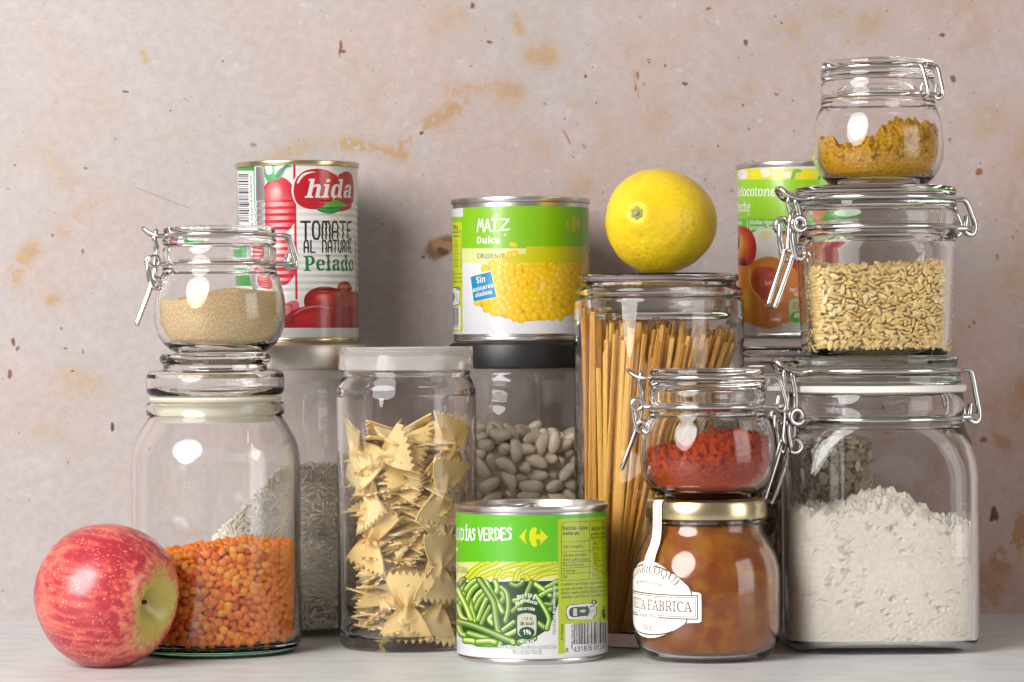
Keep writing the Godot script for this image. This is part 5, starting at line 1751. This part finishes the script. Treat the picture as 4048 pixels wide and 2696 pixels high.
	for q in [[783, 106, 5, 12, 0], [788, 118, 7, 6, 1], [780, 122, 3, 9, 0], [1465, 172, 3, 14, 0], [1460, 200, 2, 12, 0], [1573, 192, 7, 6, 1], [1628, 19, 8, 7, 0], [1707, 241, 7, 5, 0], [968, 305, 4, 4, 2], [2250, 395, 10, 7, 0], [1085, 13, 8, 8, 1], [1124, 96, 6, 4, 1], [1083, 490, 7, 5, 1], [288, 210, 9, 4, 1], [1795, 52, 4, 4, 1], [1528, 150, 3, 7, 1], [1490, 137, 5, 3, 1], [1492, 143, 4, 4, 1], [1713, 97, 5, 6, 1], [2285, 1180, 9, 16, 2], [2279, 1190, 6, 8, 2], [2260, 1010, 10, 6, 0], [2238, 740, 6, 7, 0], [2228, 750, 5, 4, 1], [258, 980, 4, 8, 2], [166, 852, 5, 4, 2], [150, 800, 4, 3, 0], [30, 785, 5, 8, 1], [22, 860, 6, 9, 0], [40, 800, 4, 5, 0], [120, 540, 4, 4, 0], [1345, 175, 4, 4, 2], [2165, 80, 6, 6, 1], [2190, 180, 7, 7, 1], [1650, 335, 5, 4, 0], [1370, 235, 4, 4, 0], [620, 1000, 4, 3, 1]]:
		var a: Vector2 = to_px.call(q[0], q[1])
		spot.call(a.x, a.y, q[2] * 0.46, q[3] * 0.46, [rust, rgb8(104, 62, 42), dark][q[4]], 0.8)
	# the knot beside the sweetcorn
	var kn: Vector2 = to_px.call(1012, 566)
	spot.call(kn.x, kn.y, 19, 15, rgb8(112, 78, 48), 0.75)
	spot.call(kn.x + 1, kn.y - 1, 12, 10, rgb8(168, 132, 96), 0.75)
	spot.call(kn.x + 2, kn.y + 6, 6, 5, rgb8(82, 54, 34), 0.75)
	for q in [[310, 430, 435, 478], [1295, 300, 1310, 330], [1455, 160, 1468, 225]]:
		for k in 60:
			var a: Vector2 = to_px.call(lerpf(q[0], q[2], k / 60.0), lerpf(q[1], q[3], k / 60.0))
			spot.call(a.x + r2.randf_range(-0.7, 0.7), a.y + r2.randf_range(-0.7, 0.7), 0.9, 0.8, rgb8(160, 120, 92), 0.35)
	var m := plain(Color.WHITE, 0.78, 0.0, 0.35)
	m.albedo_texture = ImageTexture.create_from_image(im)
	m.heightmap_enabled = true
	m.heightmap_texture = ImageTexture.create_from_image(Image.create_from_data(w, h, false, Image.FORMAT_L8, high))
	m.heightmap_scale = 0.03
	var g := Geo.new()
	var face := func(a: Vector3, b: Vector3, c: Vector3, d: Vector3, n: Vector3) -> void:
		var ids := []
		for q in [a, b, c, d]:
			ids.append(g.vert(q, n, Vector2((q.x + 0.384) / 0.768, (0.171 + 0.256 - q.y) / 0.512)))
		g.quad(ids[0], ids[1], ids[2], ids[3])
	var x0 := -1.1
	var x1 := 1.1
	var y0 := -0.03
	var y1 := 1.0
	var z0 := -0.192
	var z1 := -0.172
	face.call(Vector3(x0, y0, z1), Vector3(x1, y0, z1), Vector3(x1, y1, z1), Vector3(x0, y1, z1), Vector3(0, 0, 1))
	face.call(Vector3(x0, y0, z0), Vector3(x1, y0, z0), Vector3(x1, y1, z0), Vector3(x0, y1, z0), Vector3(0, 0, -1))
	face.call(Vector3(x0, y1, z0), Vector3(x1, y1, z0), Vector3(x1, y1, z1), Vector3(x0, y1, z1), Vector3(0, 1, 0))
	face.call(Vector3(x0, y0, z0), Vector3(x0, y1, z0), Vector3(x0, y1, z1), Vector3(x0, y0, z1), Vector3(-1, 0, 0))
	face.call(Vector3(x1, y0, z0), Vector3(x1, y1, z0), Vector3(x1, y1, z1), Vector3(x1, y0, z1), Vector3(1, 0, 0))
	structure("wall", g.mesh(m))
	# white counter with faint grey figure
	var t := BoxMesh.new()
	t.size = Vector3(2.2, 0.03, 1.0)
	var cm := plain(Color.WHITE, 0.42, 0.0, 0.4)
	var nt := noise_texture(55, 0.012, 512, 5)
	nt.color_ramp = Gradient.new()
	nt.color_ramp.offsets = PackedFloat32Array([0.3, 0.6])
	nt.color_ramp.colors = PackedColorArray([lin(0.56, 0.56, 0.555), lin(0.63, 0.63, 0.63)])
	cm.albedo_texture = nt
	cm.uv1_triplanar = true
	cm.uv1_scale = Vector3(4, 4, 7)
	t.material = cm
	structure("countertop", t, Vector3(0, -15, 328))


func build_fruit() -> void:
	build_apple()
	build_lemon()


func build_apple() -> void:
	var w := 1024
	var h := 512
	var im := Image.create(w, h, false, Image.FORMAT_RGB8)
	var streak := noise_of(61, 0.02, 4)
	var soft := noise_of(62, 0.018, 3)
	for y in h:
		var a := PI * (y + 0.5) / h
		for x in w:
			var lo := TAU * x / w
			var p := Vector3(sin(a) * cos(lo), cos(a), sin(a) * sin(lo))
			var s := streak.get_noise_3d(p.x * 420, p.y * 40, p.z * 420)
			var n := soft.get_noise_3d(p.x * 60, p.y * 60, p.z * 60)
			var red := smoothstep(0.26, 1.0, a + 0.22 * s + 0.12 * n)
			red *= 0.52 + 0.48 * clampf(0.5 + 1.1 * s + 1.0 * n, 0.0, 1.0)
			var skin := Color8(200, 186, 92).lerp(Color8(216, 104, 86), smoothstep(0.0, 0.5, red)).lerp(Color8(170, 44, 58), smoothstep(0.45, 1.0, red))
			if a > 2.2:
				skin = skin.lerp(Color8(206, 120, 80), smoothstep(2.2, 3.0, a) * 0.5)
			if a < 0.3:
				skin = skin.lerp(Color8(150, 138, 60), smoothstep(0.3, 0.05, a) * 0.7)
			im.set_pixel(x, y, skin)
	var r := RandomNumberGenerator.new()
	r.seed = 5
	for i in 2600:
		var c := r.randf_range(-1.0, 0.97)
		var a := acos(c)
		var lo := r.randf() * TAU
		var size := r.randf_range(0.007, 0.018) * (0.75 if a < 1.0 else 1.0)
		var px := lo / TAU * w
		var py := a / PI * h
		var ry := size / PI * h
		var rx := size / TAU * w / maxf(sin(a), 0.1)
		var strength := r.randf_range(0.35, 0.85)
		for y in range(maxi(0, int(py - ry * 1.3)), mini(h, int(py + ry * 1.3) + 2)):
			for x in range(int(px - rx * 1.3), int(px + rx * 1.3) + 2):
				var d := Vector2((x - px) / rx, (y - py) / ry).length()
				if d < 1.2:
					var xx := posmod(x, w)
					im.set_pixel(xx, y, im.get_pixel(xx, y).lerp(Color8(238, 190, 140), clampf(1.2 - d, 0.0, 1.0) * strength))
	var m := plain(Color.WHITE, 0.3)
	m.albedo_texture = ImageTexture.create_from_image(im)
	m.clearcoat_enabled = true
	m.clearcoat = 0.4
	m.clearcoat_roughness = 0.25
	m.subsurf_scatter_enabled = true
	m.subsurf_scatter_strength = 0.05
	var g := Geo.new()
	var seg := 120
	var rings := 90
	for j in rings + 1:
		var a := PI * j / rings
		for k in seg + 1:
			var lo := TAU * k / seg
			var lump := 1.0 + 0.022 * sin(a) * cos(5.0 * lo + 0.5) * smoothstep(0.6, 2.6, a) + 0.02 * sin(a) * cos(lo + 1.0)
			var rad := 38.4 * sin(a) * (1.0 + 0.05 * cos(a)) * lump
			var y := 39.0 * cos(a) - 17.0 * exp(-pow(a / 0.36, 2.0)) + 6.0 * exp(-pow((PI - a) / 0.4, 2.0))
			g.vert(Vector3(rad * cos(lo), y, rad * sin(lo)) * MM, Vector3(sin(a) * cos(lo), cos(a), sin(a) * sin(lo)), Vector2(float(k) / seg, float(j) / rings))
	for j in rings:
		for k in seg:
			var i := j * (seg + 1) + k
			g.quad(i, i + 1, i + seg + 2, i + seg + 1)
	g.smooth()
	for j in rings + 1:
		var s := (g.n[j * (seg + 1)] + g.n[j * (seg + 1) + seg]).normalized()
		g.n[j * (seg + 1)] = s
		g.n[j * (seg + 1) + seg] = s
	for k in seg + 1:
		g.n[k] = Vector3.UP
	var o := thing("apple", Vector3(-216.8, 38.0, 86), "red apple with pale freckles lying on its side, stem hollow turned right", "apple")
	var axis := Vector3(0.90, -0.17, 0.40).normalized()
	var side := axis.cross(Vector3(0.2, 1, 0)).normalized()
	o.basis = Basis(side, axis, side.cross(axis))
	part("skin", g.mesh(m), o)
	g = Geo.new()
	g.tube(curve([Vector3(0, 20, 0), Vector3(-0.5, 22, 0.2), Vector3(-1.4, 24, 0.6)]), 0.0012, 8)
	part("stem", g.mesh(plain(lin(0.05, 0.03, 0.015), 0.8)), o)


func build_lemon() -> void:
	var m := plain(Color.WHITE, 0.4)
	var t := noise_texture(71, 0.006, 256, 4)
	t.color_ramp = Gradient.new()
	t.color_ramp.offsets = PackedFloat32Array([0.25, 0.75])
	t.color_ramp.colors = PackedColorArray([lin(0.74, 0.49, 0.010), lin(0.80, 0.59, 0.014)])
	m.albedo_texture = t
	m.normal_enabled = true
	m.normal_texture = noise_texture(72, 0.05, 256, 3, true, 5.0)
	m.normal_scale = 0.4
	m.uv1_triplanar = true
	m.uv1_scale = Vector3.ONE * 22
	m.subsurf_scatter_enabled = true
	m.subsurf_scatter_strength = 0.1
	var bumps := noise_of(73, 0.045, 3)
	var g := Geo.new()
	var seg := 110
	var rings := 90
	for j in rings + 1:
		var a := PI * j / rings
		for k in seg + 1:
			var lo := TAU * k / seg
			var d := Vector3(sin(a) * cos(lo), cos(a), sin(a) * sin(lo))
			var lump := 1.0 + 0.012 * bumps.get_noise_3dv(d * 60.0) + 0.02 * cos(3.0 * lo) * sin(a) * sin(a)
			var rad := 30.2 * pow(sin(a), 0.94) * lump
			var y := 34.0 * cos(a) * lump + 6.5 * exp(-pow(a / 0.30, 2.0)) - 4.4 * exp(-pow(a / 0.14, 2.0)) - 6.0 * exp(-pow((PI - a) / 0.26, 2.0))
			g.vert(Vector3(rad * cos(lo) * 1.03, y, rad * sin(lo) * 0.985) * MM, d)
	for j in rings:
		for k in seg:
			var i := j * (seg + 1) + k
			g.quad(i, i + 1, i + seg + 2, i + seg + 1)
	g.smooth()
	for j in rings + 1:
		var s := (g.n[j * (seg + 1)] + g.n[j * (seg + 1) + seg]).normalized()
		g.n[j * (seg + 1)] = s
		g.n[j * (seg + 1) + seg] = s
	var o := thing("lemon", Vector3(84.8, 238.2, -19), "yellow lemon with a green stem button resting on the spaghetti jar's glass lid", "lemon")
	var axis := Vector3(-0.40, 0.09, 0.91).normalized()
	var side := Vector3(0.95, 0.0, 0.42)
	side = (side - axis * side.dot(axis)).normalized()
	o.basis = Basis(side, axis, side.cross(axis))
	part("peel", g.mesh(m), o)
	g = Geo.new()
	var star := []
	g.lathe([[0, 37.6], [1.8, 37.8], [3.3, 37.3], [3.7, 36.4], [3.4, 35.0]], 24, 2.0)
	for i in g.v.size():
		var q := g.v[i]
		var an := atan2(q.x, q.z)
		var k := 1.0 + 0.16 * cos(6.0 * an)
		g.v[i] = Vector3(q.x * k, q.y, q.z * k)
	part("calyx", g.mesh(plain(lin(0.22, 0.28, 0.06), 0.6)), o)
	part("stem", Geo.new().lathe([[0, 39.4], [1.1, 39.3], [1.6, 38.7], [1.7, 37.0]], 16).mesh(plain(lin(0.36, 0.28, 0.17), 0.8)), o)
